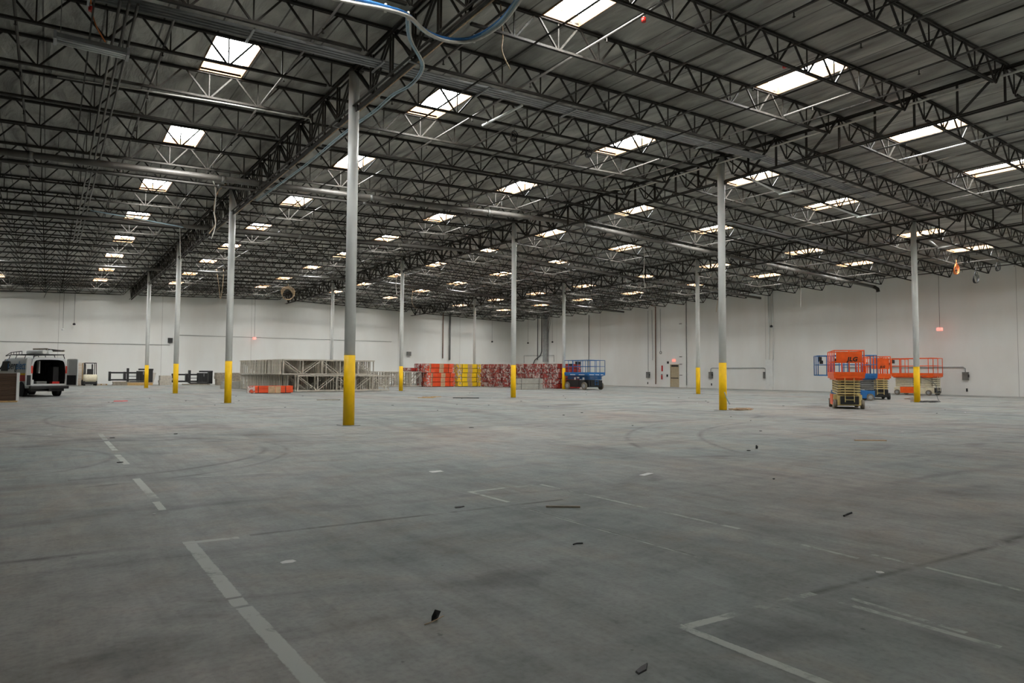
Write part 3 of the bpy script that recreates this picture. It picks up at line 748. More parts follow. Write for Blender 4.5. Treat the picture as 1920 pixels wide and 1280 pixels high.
wp('wall_conduit', [(4.6, 63.6, 5.4), (30, 63.6, 5.45)], .018, 'steel2', 'thin level conduit high on the back wall between the columns')
o = MB().box(3.7, 4.15, 63.4, 63.66, 4.55, 5.05).build('wall_speaker', M['black']); tag(o, 'small square black box on the back wall by the third left column', 'box')
o = MB().box(32.2, 32.75, 63.4, 63.66, 3.65, 4.2).build('wall_speaker', M['steel2']); tag(o, 'small square grey box on the back wall right of the second middle column', 'box')
# by the door
t = thing('exit_lamp', 'red glowing exit lamp on the wall above the beige door', 'exit sign', (XW+.004, 33.15, 2.95))
MB().box(-.1, 0, -.2, .2, -.13, .13).build('lamp_body', M['exitlit'], t)
o = MB().box(XW-.1, XW+.005, 33.9, 34.1, 2.6, 2.85).build('alarm_box', M['black']); tag(o, 'small black box at the upper left of the beige door', 'box')
o = MB().box(XW-.08, XW+.005, 34.05, 34.2, 1.15, 1.4).build('door_control', M['black']); tag(o, 'small black control box left of the beige door handle', 'box')
t = thing('fire_extinguisher', 'red fire extinguisher on the wall left of the beige door', 'fire extinguisher', (XW-.079, 34.9, .85))
MB().tube([(0, 0, 0), (0, 0, .42), (0, 0, .5)], [.08, .08, .03], 12).build('cylinder', M['red'], t); MB().box(-.04, .04, -.05, .05, .5, .58).build('valve', M['black'], t)
o = MB().box(XW-.03, XW, 34.8, 35.0, 1.75, 2.4).build('extinguisher_sign', M['red']); tag(o, 'narrow red sign above the fire extinguisher', 'sign')
for k, z in enumerate((6.9, 3.3, 2.5, 1.3)):
    o = MB().box(XW-.06, XW, 32.05-.02*k, 32.35, z, z+.07).build('wall_bracket', M['steel2']); tag(o, '%s dark wall bracket from the top, right of the beige door' % ORD[k], 'bracket', 'brackets right of the door')
for k, (y, w) in enumerate([(37.1, 'below the leftmost switch box'), (28.05, 'below the switch box behind the nearest middle column'), (21.55, 'below the switch box by the downpipe'), (4.4, 'below the far right switch box')]):
    o = MB().box(XW-.05, XW, y-.05, y+.05, .28, .52).build('wall_socket', M['black']); tag(o, 'tiny dark socket on the right wall ' + w, 'socket', 'sockets low on the right wall')

# ================================================================== SCISSOR LIFTS
def scissor(loc, rotz, L, W, P, T, colr, cols, colc, label, levels=5, banner=None, ext=0, wr_=.2, wcol='tanrubber', nposts=3, bright=True, side_text=False):
    t = thing('scissor_lift', label, 'scissor lift', loc, rotz)
    zc0, zc1 = wr_*.75, wr_*2+.18
    ch = MB(); ch.box(-W*.38, W*.38, -L/2+.1, L/2-.1, zc0, zc1)
    ch.box(-W*.46, W*.46, -L/2+.55, L/2-.55, zc0-.03, zc1+.02)
    ch.build('chassis', M[colc], t, .02)
    MB().box(-W*.3, W*.3, -L/2+.02, -L/2+.1, zc0+.05, zc1-.02).build('front_cover', M['black'], t)
    for s in (-1, 1):
        MB().box(s*W*.46-.02, s*W*.46+.02, -L*.12, L*.3, zc0, zc1+.03).build('tool_tray', M[colr if colc != 'black' else 'black'], t)
        for e in (-1, 1):
            w = MB().tube([(s*(W/2-.13), 0, 0), (s*(W/2), 0, 0)], wr_, 22)
            wo = w.build('wheel', M[wcol], t); wo.location = (0, e*(L/2-wr_-.18), wr_)
            MB().tube([(s*(W/2-.01), 0, 0), (s*(W/2+.012), 0, 0)], wr_*.55, 14).build('hub', M['galv' if wcol == 'tanrubber' else 'steel2'], wo)
    # folded scissor stack
    z0 = zc1+.05; z1 = P-.16; dz = (z1-z0)/levels
    for k in range(levels):
        za = z0+dz*(k+.25); zb = z0+dz*(k+.75)
        for s in (-1, 1):
            for (ya, yb, off) in ((-L/2+.18, L/2-.18, 0), (L/2-.18, -L/2+.18, .07)):
                x = s*(W*.34-off)
                MB().bar((x, ya, za), (x, yb, zb), .06, dz*.6).build('scissor_arm', M[cols], t)
        MB().box(-W*.36, W*.36, -L/2+.14, -L/2+.24, z0+dz*(k+.08), z0+dz*(k+.62)).build('cross_tube', M[cols], t)
        MB().box(-W*.40, W*.40, -L/2+.17, -L/2+.22, z0+dz*(k+.68), z0+dz*(k+.9)).build('cross_pin', M['black'], t)
    MB().box(-W*.3, W*.3, -.1, .1, z0, z1).build('lift_cylinder', M['black'], t)
    # platform
    pl = MB(); pl.box(-W/2, W/2, -L/2, L/2+ext*0, P-.13, P); pl.box(-W*.44, W*.44, -L/2+.08, L/2-.08, P-.2, P-.13)
    pl.build('platform', M[colr], t, .008)
    tb = MB()
    for s in (-1, 1): tb.box(s*W/2-.012, s*W/2+.012, -L/2, L/2, P, P+.15)
    for s in (-1, 1): tb.box(-W/2, W/2, s*L/2-.012, s*L/2+.012, P, P+.15)
    tb.build('toe_board', M[colr], t)
    def rail(x0, y0, x1, y1, zt, n):
        g = MB(); r = .026
        g.tube([(x0, y0, zt), (x1, y1, zt)], r, 8); g.tube([(x0, y0, (P+zt)/2+.06), (x1, y1, (P+zt)/2+.06)], r*.8, 8)
        for i in range(n+1):
            f = i/n; g.tube([(x0+(x1-x0)*f, y0+(y1-y0)*f, P), (x0+(x1-x0)*f, y0+(y1-y0)*f, zt)], r, 8)
        g.build('guardrail', M[colr], t)
    for s in (-1, 1): rail(s*(W/2-.02), -L/2+.02, s*(W/2-.02), L/2-.02, T, nposts)
    rail(-W/2+.02, -L/2+.02, W/2-.02, -L/2+.02, T, 2)
    if not ext: rail(-W/2+.02, L/2-.02, W/2-.02, L/2-.02, T, 2)
    else:
        MB().box(-W*.42, W*.42, L/2-.5, L/2+ext, P+.0, P+.07).build('extension_deck', M[colr], t)
        W2 = W*.84
        Ps = P
        for s in (-1, 1): rail(s*(W2/2), L/2-.6, s*(W2/2), L/2+ext, T-.03, 2)
        rail(-W2/2, L/2+ext, W2/2, L/2+ext, T-.03, 2)
    cb = thing  # control box hung on the rail
    ye = L/2+ext-.05
    bx = MB().box(W*.1, W*.34, ye-.3, ye-.12, T-.36, T-.08).build('control_box', M['black'], t)
    MB().tube([(W*.22, ye-.2, T-.08), (W*.22, ye-.2, T+.02)], .018, 8).build('joystick', M['black'], bx)
    MB().box(-W*.3, -W*.12, ye-.26, ye-.1, T-.5, T-.3).build('manual_box', M['darkin'], t)
    # ladder at the front end
    ld = MB()
    for s in (-1, 1): ld.bar((s*.18, -L/2-.03, zc0+.15), (s*.18, -L/2-.03, P-.1), .03, .03)
    for k in range(4): ld.bar((-.18, -L/2-.03, zc0+.25+k*.27), (.18, -L/2-.03, zc0+.25+k*.27), .025, .025)
    ld.build('ladder', M[cols], t)
    if banner:
        bz0, bz1 = banner
        bn_ = MB().box(-W*.42, W*.42, -L/2-.02, -L/2+.0, bz0, bz1).build('banner', M[colr], t)
        if bright:
            textmesh('lettering', 'JLG', .25, M['black'], bn_, (.12, -L/2-.026, bz0+.14), (PI/2, 0, 0), .003, .012, .2)
        else: textmesh('lettering', 'JLG', .17, M['black'], bn_, (.12, -L/2-.026, bz0+.13), (PI/2, 0, 0), .003, .009, .2)
    return t
s1 = scissor((22.92, -1.4, 0), math.radians(-54), 2.6, 1.22, 1.46, 2.55, 'orange', 'cream', 'cream', 'orange and cream scissor lift standing nearest, a large lettered orange panel on its railing', 6, (2.02, 2.5), 0)
scissor((32.1, 3.35, 0), math.radians(43), 2.35, 1.25, 1.42, 2.62, 'blue', 'steel2', 'blue', 'blue scissor lift standing behind the nearest orange lift', 5, None, .8)
scissor((35.6, 3.75, 0), math.radians(-52), 2.3, 1.15, 1.42, 2.6, 'orange', 'cream', 'black', 'orange scissor lift partly hidden behind the blue one, small lettered panel at its end', 5, (1.85, 2.5), .8, wcol='rubber', bright=False)
l4 = scissor((47.3, 6.75, 0), 0, 3.0, 1.5, 1.5, 2.75, 'orange', 'cream2', 'cream2', 'orange scissor lift with cream body, farthest right against the wall', 5, None, .7)
l5 = scissor((33.75, 29.45, 0), 0, 3.4, 2.1, 1.42, 2.66, 'blue', 'blue', 'black', 'blue rough-terrain scissor lift parked beside the red beam bundles', 4, None, 0, .34, 'tanrubber', 5)
for k, (yy, zz, w, h) in enumerate([(-1.0, .9, .22, .2), (-.55, .75, .18, .18), (-.3, 1.02, .3, .12), (.2, .85, .2, .25)]):
    MB().box(-.84, -.81, yy, yy+w, zz, zz+h).build('white_label', M['white'], l5)
for x0, x1 in ((-.85, -.3), (-.15, .3), (.5, .8)): MB().box(x0, x1, -1.73, -1.705, 1.32, 1.38).build('white_label', M['white'], l5)
for y0, y1 in ((-1.3, -.5), (0, .7)): MB().box(-1.065, -1.05, y0, y1, 1.32, 1.38).build('white_label', M['white'], l5)

# ================================================================== VAN
van = thing('work_van', 'white work van with open rear doors and a loaded roof rack, parked at far left', 'van', (-6.9, 27.78, 0), math.radians(20))
van.scale = (.9, 1, 1)
def ringv(y, w, zt, zb, tz=.0):
    h = zt-zb
    pr = [(0, zt), (.55*w, zt-.01), (.8*w, zt-.05), (.9*w, zt-.14), (.955*w, zt-.4*h*.6), (1.0*w, zb+.48*h), (1.0*w, zb+.2*h), (.97*w, zb)]
    return [(x, y, z) for x, z in pr] + [(-x, y, z) for x, z in reversed(pr[1:])]
st = [(0, 1.0, 2.17, .56), (.06, 1.02, 2.2, .5), (1.5, 1.03, 2.22, .42), (3.7, 1.03, 2.21, .42), (4.15, 1.02, 2.14, .42), (4.85, 1.01, 1.5, .42), (5.7, .98, 1.2, .45), (5.95, .9, .95, .5)]
bd = MB(); outer = [ringv(*q) for q in st]; bd.loft(outer, 0, True, False, True)
inner = [ringv(y, w-.1, zt-.1, zb+.16) for y, w, zt, zb in ((0, 1.0, 2.17, .56), (3.4, 1.03, 2.2, .5))]
bd.loft([outer[0], inner[0]], 0, False); bd.loft(inner[::-1], 1, False); bd.add(inner[1], [tuple(range(len(inner[1])))], 1)
vb = bd.build('body', [M['vanwhite'], M['darkin']], van)
for s in (-1, 1):
    MB().add([(s*1.035, 3.25, 1.42), (s*1.035, 4.35, 1.42), (s*1.0, 4.15, 1.98), (s*1.0, 3.3, 2.0)] + [(s*1.0, 3.25, 1.42), (s*1.0, 4.35, 1.42), (s*.96, 4.15, 1.98), (s*.96, 3.3, 2.0)],
             [(0, 1, 2, 3), (7, 6, 5, 4), (0, 4, 5, 1), (1, 5, 6, 2), (2, 6, 7, 3), (3, 7, 4, 0)]).build('cab_window', M['glass'], van)
    tl = MB().box(s*.95-.05, s*.95+.06, -.03, .05, 1.3, 1.72).build('tail_lamp', M['lens'], van)
    for y in (1.15, 4.75):
        w = MB().tube([(s*.78, y, .36), (s*1.0, y, .36)], .36, 24).build('wheel', M['rubber'], van)
        MB().tube([(s*.99, y, .36), (s*1.01, y, .36)], .2, 14).build('hub', M['galv'], w)
        MB().tube([(s*.99, y, .4), (s*1.045, y, .4)], .44, 24).build('wheel_arch', M['darkin'], van)
MB().add([(-.85, 4.22, 2.1), (.85, 4.22, 2.1), (.92, 4.86, 1.53), (-.92, 4.86, 1.53), (-.85, 4.2, 2.07), (.85, 4.2, 2.07), (.92, 4.84, 1.5), (-.92, 4.84, 1.5)],
         [(0, 1, 2, 3), (7, 6, 5, 4), (0, 4, 5, 1), (1, 5, 6, 2), (2, 6, 7, 3), (3, 7, 4, 0)]).build('windscreen', M['glass'], van)
bp_ = MB().box(-1.05, 1.05, -.2, .04, .44, .6).build('rear_bumper', M['black'], van, .02)
MB().box(-.98, .98, -.17, .02, .6, .64).build('step_plate', M['galv'], bp_)
MB().box(-.9, .9, .1, 5.2, .3, .56).build('underbody', M['black'], van)
MB().box(-.1, .1, -.3, .0, .3, .42).build('tow_hitch', M['black'], van)
# red and yellow stripe low on the flank
MB().box(-1.045, -1.03, .1, 1.7, .86, 1.2).build('flank_stripe', M['red'], van)
MB().box(-1.046, -1.03, .1, 1.3, 1.2, 1.3).build('flank_stripe', M['yellow'], van)
def vdoor(hx, ang, sgn):
    d = thing  # door panel swung on its hinge
    o = bpy.data.objects.new('rear_door', None); COL.objects.link(o); o.parent = van; o.location = (hx, 0, 0); o.rotation_euler = (0, 0, ang)
    w = .93*sgn
    x0, x1 = min(0, w), max(0, w)
    p = MB(); p.box(x0, x1, -.03, .03, .62, 1.22); p.box(x0, x0+.1, -.03, .03, 1.22, 2.1); p.box(x1-.1, x1, -.03, .03, 1.22, 2.1); p.box(x0+.1, x1-.1, -.03, .03, 2.0, 2.12)
    p.build('door_shell', M['vanwhite'], o)
    MB().box(x0+.1, x1-.1, -.008, .008, 1.22, 2.0).build('door_window', M['vanwhite'], o)
    MB().box(x0+.08, x1-.06, .03*1, .045, .66, 1.2).build('inner_trim', M['darkin'], o)
    MB().box(x1-.1 if sgn > 0 else x0+.02, x1-.02 if sgn > 0 else x0+.1, -.05, -.03, 1.15, 1.27).build('door_handle', M['black'], o)
    return o
vdoor(1.0, math.radians(103), -1)
vdoor(-1.0, math.radians(-124.5), 1)
textmesh('lettering', 'Berg', .66, M['black'], van, (-1.0, 2.62, 1.72), (PI/2-.09, 0, -PI/2), .003, .006)
textmesh('lettering', 'electric', .66, M['letterblue'], van, (-1.0, 1.03, 1.72), (PI/2-.09, 0, -PI/2), .003, .006)
textmesh('emblem', 'b', .9, M['letterblue'], van, (-1.0, 3.4, 1.76), (PI/2-.09, 0, -PI/2), .003, .006)
# roof rack
rk = MB()
for s in (-1, 1):
    rk.tube([(s*.78, -.05, 2.36), (s*.78, 3.6, 2.36), (s*.78, 4.3, 2.3)], .025, 8); rk.tube([(s*.78, 1.9, 2.55), (s*.78, 3.5, 2.5), (s*.78, 4.3, 2.32)], .02, 8)
    for y in (.05, 1.3, 2.6, 3.6): rk.tube([(s*.86, y, 2.12), (s*.78, y, 2.36)], .022, 8)
    for y in (1.9, 2.3, 2.7, 3.1, 3.5): rk.tube([(s*.78, y, 2.36), (s*.78, y, 2.53)], .018, 8)
for y in (-.05, .7, 1.4, 2.1, 2.8, 3.5): rk.tube([(-.78, y, 2.36), (.78, y, 2.36)], .022, 8)
rk.build('roof_rack', M['black'], van)
def invan(name, mb, mat, label, cat, group=None):
    o = mb.build(name, M[mat]); o.location = van.location; o.rotation_euler = (0, 0, math.radians(20)); o.scale = (.9, 1, 1); tag(o, label, cat, group); return o
invan('tube_roll', MB().tube([(-.28, -.0, 2.5), (-.28, 2.3, 2.5)], .12, 16), 'white', 'left of two white tubes lying on the van roof rack', 'tube')
invan('tube_roll', MB().tube([(.02, -.05, 2.5), (.02, 2.3, 2.5)], .12, 16), 'white', 'right of two white tubes lying on the van roof rack', 'tube')
lad = thing('folding_ladder', 'tan and black folded ladder tilted on top of the van roof rack', 'ladder', van.location, math.radians(20))
for x in (-.15, .68): MB().bar((x, -.1, 2.66 if x < 0 else 2.58), (x, 1.9, 2.68 if x < 0 else 2.6), .05, .09).build('side_rail', M['wood2'], lad)
for k in range(6): MB().bar((-.15, .0+k*.35, 2.67), (.68, .0+k*.35, 2.59), .035, .035).build('rung', M['black'], lad)
for k, (x, y, z, sx, sy, sz, mt_, lb, ct) in enumerate([(-.35, .1, .72, .55, .4, .14, 'steel2', 'grey parts tray on the van load floor', 'tray'), (.62, .6, .72, .3, .8, .95, 'darkcable', 'dark tool bag inside the van at right', 'tool bag'),
         (.45, .15, .72, .4, .35, .12, 'red', 'red tool case on the van load floor', 'tool case'), (-.8, .3, .72, .2, .25, .22, 'white', 'small white bag just inside the left door opening', 'bag'),
         (-.55, 1.6, .72, .45, 1.4, 1.2, 'darkin', 'dark shelf unit inside the van at left', 'shelf'), (.66, 1.8, .72, .3, 1.3, 1.15, 'darkin', 'dark shelf unit inside the van at right', 'shelf')]):
    invan(ct.replace(' ', '_'), MB().box(x-sx/2, x+sx/2, y, y+sy, z, z+sz), mt_, lb, ct)
invan('hanging_sheet', MB().box(-.18, -.1, 1.0, 1.3, 1.3, 2.0), 'white', 'white strip of sheeting hanging inside the van', 'sheet')

# ================================================================== LEFT GOODS
t = thing('plywood_crate', 'brown plywood crate with a white corner strip at the left picture edge', 'crate', (-9.6, 21.2, 0))
pb = MB()
for k in range(15): pb.box(-1.5, 1.46, -.6+.008*(k % 3), .6, .08+k*.083, .08+k*.083+.078)
pb.build('plywood_layers', M['brownply'], t)
MB().box(-1.5, 1.5, -.64, .6, 0, .07).build('base_board', M['wood'], t)
MB().box(1.46, 1.57, -.64, -.58, .07, 1.36).build('corner_strip', M['white'], t)
def pallet(x, y, z, lb, rz=0, grp=None):
    global PAL
    if PAL is None:
        t = PAL = thing('pallet', lb, 'pallet', (x, y, z), rz, grp)
        top = MB(); bot = MB()
        for k in range(7): top.box(-.5, .5, -.6+k*.183, -.6+k*.183+.1, .105, .127)
        for k in range(3): bot.box(-.5, .5, -.6+k*.55, -.6+k*.55+.1, 0, .02)
        top.build('deck_boards', M['wood'], t); bot.build('bottom_boards', M['wood'], t)
        for xx in (-.5, -.03, .44): MB().box(xx, xx+.06, -.6, .6, .02, .105).build('stringer', M['wood'], t)
    else: t = copy_tree(PAL); t.location = (x, y, z); t.rotation_euler = (0, 0, rz); t['label'] = lb
    if grp: t['group'] = grp
    elif 'group' in t: del t['group']
    return t
PAL = None
for k in range(16): pallet(-4.58, 61.65, k*.138, 'pale wooden pallet in the tall stack behind the forklift, ' + ('at the bottom' if k == 0 else '%s from the bottom' % ORD[k]), 0, 'pallets stacked behind the forklift')
pallet(-2.5, 61.4, 0, 'single wooden pallet on the floor right of the forklift')
# forklift seen from behind
f = thing('forklift', 'cream and black forklift seen from behind, parked by the back wall', 'forklift', (-3.52, 59.2, 0), math.radians(3))
cw = MB(); rings = []
for z, yb, w in ((.38, -.05, .56), (.7, -.1, .58), (.95, -.05, .57), (1.08, .08, .52)):
    rings.append([(-w, .75, z), (-w, yb+.15, z), (-w*.75, yb, z), (w*.75, yb, z), (w, yb+.15, z), (w, .75, z)])
cw.loft(rings, 0, True, True, True); recal(cw.build('counterweight', M['cream2'], f))
MB().box(-.55, .55, -.02, 1.9, .12, .45).build('chassis', M['black'], f, .03)
for s in (-1, 1):
    w = MB().tube([(s*.4, .35, .2), (s*.58, .35, .2)], .2, 16).build('wheel', M['rubber'], f)
    w = MB().tube([(s*.4, 1.6, .27), (s*.6, 1.6, .27)], .27, 16).build('wheel', M['rubber'], f)
    MB().bar((s*.5, .25, 1.0), (s*.46, .35, 2.18), .06, .07).build('guard_post', M['black'], f)
    MB().bar((s*.48, 1.6, .4), (s*.44, 1.35, 2.18), .06, .07).build('guard_post', M['black'], f)
    MB().box(s*.3-.06, s*.3+.06, 1.9, 2.0, .1, 2.1).build('mast_rail', M['black'], f)
    MB().box(s*.3-.05, s*.3+.05, 2.0, 3.0, .06, .11).build('fork', M['black'], f)
gt = MB(); gt.box(-.5, .5, .3, .36, 2.15, 2.22); gt.box(-.5, .5, 1.32, 1.38, 2.15, 2.22)
for k in range(6): gt.box(-.47+k*.17, -.42+k*.17, .3, 1.38, 2.17, 2.22)
gt.build('overhead_guard', M['black'], f)
sb = MB(); sb.box(-.26, .26, .55, 1.0, 1.05, 1.2); sb.box(-.26, .26, .5, .62, 1.15, 1.62); sb.build('seat', M['black'], f, .04)
MB().tube([(0, 1.35, 1.2), (0, 1.25, 1.5)], .03, 8).build('steering_column', M['black'], f)
# forklift masts lying on their sides
def mast(x, y, z, lb, s=1., ext=0):
    t = thing('lift_mast', lb, 'lift mast', (x, y, z), 0)
    for nm, (x0, x1, y0, y1, z0, z1) in (('outer_rail', (0, 2.6, -.08, .08, .05, .21)), ('outer_rail', (0, 2.6, -.08, .08, .76, .92)), ('end_plate', (0, .2, -.3, .3, .02, .95)),
            ('cross_plate', (1.28, 1.5, -.3, .3, .04, .94)), ('cross_plate', (1.58, 1.75, -.35, .35, -.05, 1.3)), ('cylinder', (1.7, 2.6, -.04, .04, .45, .51)),
            ('carriage', (2.45, 3.4, -.35, .35, .02, 1.02)), ('top_bar', (2.6, 3.95, -.1, .1, 1.1, 1.26)), ('end_block', (3.5, 3.88, -.4, .4, -.1, 1.15)), ('lower_bar', (1.7, 3.9, -.2, .2, -.12, .0))):
        if nm == 'carriage':
            c = MB()
            for k in range(6): c.box(x0+k*.16, x0+k*.16+.13, y0, y1, z0, z1)
            c.box(x0, x1, y0+.05, y1-.05, z0+.05, z1-.05); c.build(nm, M['black'], t)
        else: MB().box(x0, x1, y0, y1, z0, z1).build(nm, M['black'], t, .01)
    if ext: MB().box(-1.05, .1, -.05, .05, .5, .6).build('fork', M['black'], t)
    for s_ in (0,): MB().box(3.0, 3.05, -.36, -.35, .65, .95).build('label_plate', M['galv'], t)
    return t
mast(-1.98, 60, .42, 'black forklift mast lying on timber by the back wall, left of the second left column')
mast(3.7, 60, .25, 'black forklift mast lying by the back wall, right of the third left column', 1, 1)
def stack(n, x0, x1, y0, y1, z, h, mat, lb, cat='timber', grp=None, name='timber_block'):
    for k in range(n):
        o = MB().box(x0+random.uniform(-.06, .06), x1+random.uniform(-.06, .06), y0, y1, z+k*h, z+(k+1)*h-.012).build(name, M[mat])
        tag(o, lb + ', ' + ('bottom one' if k == 0 else '%s from the bottom' % ORD[k]), cat, grp)
stack(3, -1.6, -.1, 59.6, 60.5, 0, .13, 'wood2', 'grey timber under the left end of the left forklift mast', 'timber', 'timbers under the left mast')
stack(2, -.3, 1.9, 59.5, 60.6, 0, .14, 'wood', 'pale orange timber under the left forklift mast', 'timber', 'pale timbers under the left mast')
stack(1, 4.8, 7.4, 59.6, 60.5, 0, .13, 'wood2', 'grey timber under the right forklift mast', 'timber')
stack(4, 2.55, 3.65, 59.4, 60.6, 0, .25, 'rackgrey', 'grey wrapped panel in the pile left of the right mast', 'panel', 'grey panels by the back wall', 'panel')
t = thing('leaning_board', 'pale grey board leaning on the back wall by the second left column', 'board', (2.1, 61.2, 0))
MB().bar((-.25, 0, 0.02), (.15, .9, 1.25), .5, .05).build('board', M['rackgrey'], t)
stack(4, 7.6, 10.0, 57.5, 58.7, 0, .33, 'wood2', 'beige wrapped panel in the pile left of the rack frames', 'panel', 'beige panels left of the rack frames', 'panel')
stack(2, 5.0, 6.6, 41.6, 42.4, 0, .32, 'greybeam', 'grey beam pack beside the second left column', 'beam pack', 'grey beam packs left of the rack frames', 'beam_pack')
stack(2, 7.2, 8.3, 42.6, 43.3, 0, .3, 'greybeam', 'grey beam pack just left of the rack frames', 'beam pack', 'grey beam packs by the rack frames', 'beam_pack')

# ================================================================== RACK FRAMES
def make_frame(L, H, sec=.075, dp=.1):
    t = thing('rack_frame', 'x', 'rack frame', (0, 0, 0), 0, 'grey rack frames standing on edge')
    for z in (sec/2, H-sec/2):
        MB().box(0, L, -dp, dp, z-sec/2, z+sec/2).build('post', M['rackgrey'], t)
        MB().box(-.02, .015, -.09, .09, z-.037, z+.037).build('foot_plate', M['rackgrey'], t)
    b = MB(); n = max(3, round(L/1.35)); s = L/n
    for k in range(n):
        xa = k*s+.05; b.box(xa-.03, xa+.03, -dp*.9, dp*.9, sec, H-sec)
        if k % 2: b.bar((xa+.05, 0, sec), (xa+s-.05, 0, H-sec), .045, .05)
        else: b.bar((xa+.05, 0, H-sec), (xa+s-.05, 0, sec), .045, .05)
    b.box(L-.09, L-.03, -.05, .05, sec, H-sec); b.box(L*.45, L*.45+.06, -.05, .05, sec, H-sec)
    b.build('bracing', M['rackgrey'], t); return t
fA = make_frame(7.0, 1.12, .085, .11); fB = make_frame(7.2, 1.19, .085, .11)
first = True
nF = 32
for k in range(nF):
    y = 31.25+(k*.31 if k == 0 else .35+k*.3)
    o = fB if k == 0 else copy_tree(fB)
    o.location = ((8.0 if k < 2 else 7.6-.042*k)+random.uniform(-.04, .04), y, .04)
    o['label'] = 'grey steel rack frame on edge in the lower layer, ' + ('front one' if k == 0 else '%s from the front' % ORD[k])
    o['group'] = 'lower layer of rack frames'
    o = fA if k == 0 else copy_tree(fA)
    o.location = (6.95-.023*k+random.uniform(-.05, .05), y+random.uniform(-.01, .01), 1.26)
    o['label'] = 'grey steel rack frame on edge in the upper layer, ' + ('front one' if k == 0 else '%s from the front' % ORD[k])
    o['group'] = 'upper layer of rack frames'
fC = make_frame(5.2, 1.5)
for k in range(8):
    o = fC if k == 0 else copy_tree(fC)
    o.location = (19.4+random.uniform(-.1, .1), 44.1+k*.45, .05); o['label'] = 'grey steel rack frame left of the orange bundles, ' + ('front one' if k == 0 else '%s from the front' % ORD[k])
    o['group'] = 'rack frames left of the orange bundles'
# timber sleepers and cross rails between the layers
for k, x in enumerate((9.0, 12.5)):
    o = MB().box(x, x+.1, 31.05, 41.2, 1.232, 1.258).build('steel_flat', M['rackgrey']); tag(o, ['left', 'right'][k]+' steel flat between the two layers of rack frames', 'steel flat')

# ================================================================== BEAM BUNDLES
def make_bundle(L, D, H, mat, rows, cols, sleeves, wraps, name='beam_bundle', cat='beam bundle'):
    """beams along x from 0 to L, depth D along y, height H"""
    t = thing(name, 'x', cat, (0, 0, 0)); b = MB(); ch = H/rows; cw_ = D/cols
    for r in range(rows):
        for c in range(cols):
            b.box(random.uniform(-.02, .02), L+random.uniform(-.02, .02), c*cw_+.006, (c+1)*cw_-.006, .05+r*ch*.93+.006, .05+(r+1)*ch*.93-.006)
    b.build('beams', M[mat], t)
    for x0, x1 in sleeves: MB().box(x0, x1, -.012, D+.012, .03, H-.01).build('cardboard_sleeve', M['card'], t)
    for x0, x1 in wraps:
        w = MB(); n = 10; rings = []
        for i in range(n+1):
            x = x0+(x1-x0)*i/n
            ring = []
            for q in range(24):
                a = 2*PI*q/24; cxx, syy = math.cos(a), math.sin(a)
                m_ = max(abs(cxx), abs(syy)); r1 = 1+.05*random.uniform(-1, 1)+(.0 if m_ > .9 else -.03)
                ring.append((x+random.uniform(-.01, .01), D/2+cxx/m_*(D/2+.03)*r1, H/2+syy/m_*(H/2+.0)*(r1*.98)+.01))
            rings.append(ring)
        w.loft(rings, 0, False, True, True)
        w.build('plastic_wrap', M['wrap'], t)
    st_ = MB()
    for x in (L*.18, L*.82): st_.box(x, x+.04, -.02, D+.02, .02, H+.0)
    st_.build('strap', M['black'], t)
    MB().box(.12, L-.12, .04, D-.04, 0, .05).build('bearer', M['darkin'], t)  # near-black board stands in for the shaded gap between tiers
    return t
TH = .475
pO = make_bundle(3.25, .95, TH-.01, 'beamorange', 4, 5, [(1.6, 2.1), (.45, .65)], [(-.05, .4), (3.05, 3.3)])
pY = make_bundle(2.85, .95, TH-.01, 'beamyellow', 1, 4, [(1.2, 1.75)], [(-.05, .5), (2.45, 2.73)])
pR = make_bundle(3.0, .93, TH-.01, 'beamred', 4, 5, [(.6, .8)], [(-.06, .4)])
pR2 = make_bundle(3.0, .93, TH-.01, 'beamred', 4, 5, [], [(-.06, .12)])
TN = ['bottom tier', 'second tier', 'third tier', 'fourth tier', 'top tier']
def put(p, used, x, y, z, lb, grp, rz=0):
    o = p if not used else copy_tree(p)
    o.location = (x, y, z); o.rotation_euler = (0, 0, rz); o['label'] = lb; o['group'] = grp; return o
for k in range(5):
    put(pO, k > 0, 24.9+(0 if k < 3 else -.25)+random.uniform(-.1, .1), 43.5, k*TH, 'bundle of orange beams in the front orange stack, ' + TN[k], 'orange beam bundles, front stack')
    put(pY, k > 0, 28.32+random.uniform(-.06, .06), 43.3, k*TH, 'bundle of yellow beams in the yellow stack, ' + TN[k], 'yellow beam bundles')
for k in range(5):
    put(pR2, k > 0, 24.7+(0 if k < 3 else -.3)+random.uniform(-.1, .1), 44.65, k*TH, 'dark red wrapped beam bundle behind the orange stack, ' + TN[k], 'red beam bundles behind the orange stack')
first_used = {'a': False}
NC = 10
rc = None
for c in range(NC):
    y = 42.5-c*1.12; x = 31.22+(42.3-y)*.168
    for k in range(5):
        lb = 'dark red beam bundle with plastic wrapped end, %s, %s column from the yellow stack' % (TN[k], ORD[c])
        src = pR if (c+k) % 2 == 0 else pR2
        if rc is None: o = put(pR, False, x, y, k*TH, lb, 'red wrapped beam bundles'); rc = o
        else: o = put(src, True, x+random.uniform(-.06, .06), y+random.uniform(-.03, .03), k*TH, lb, 'red wrapped beam bundles')
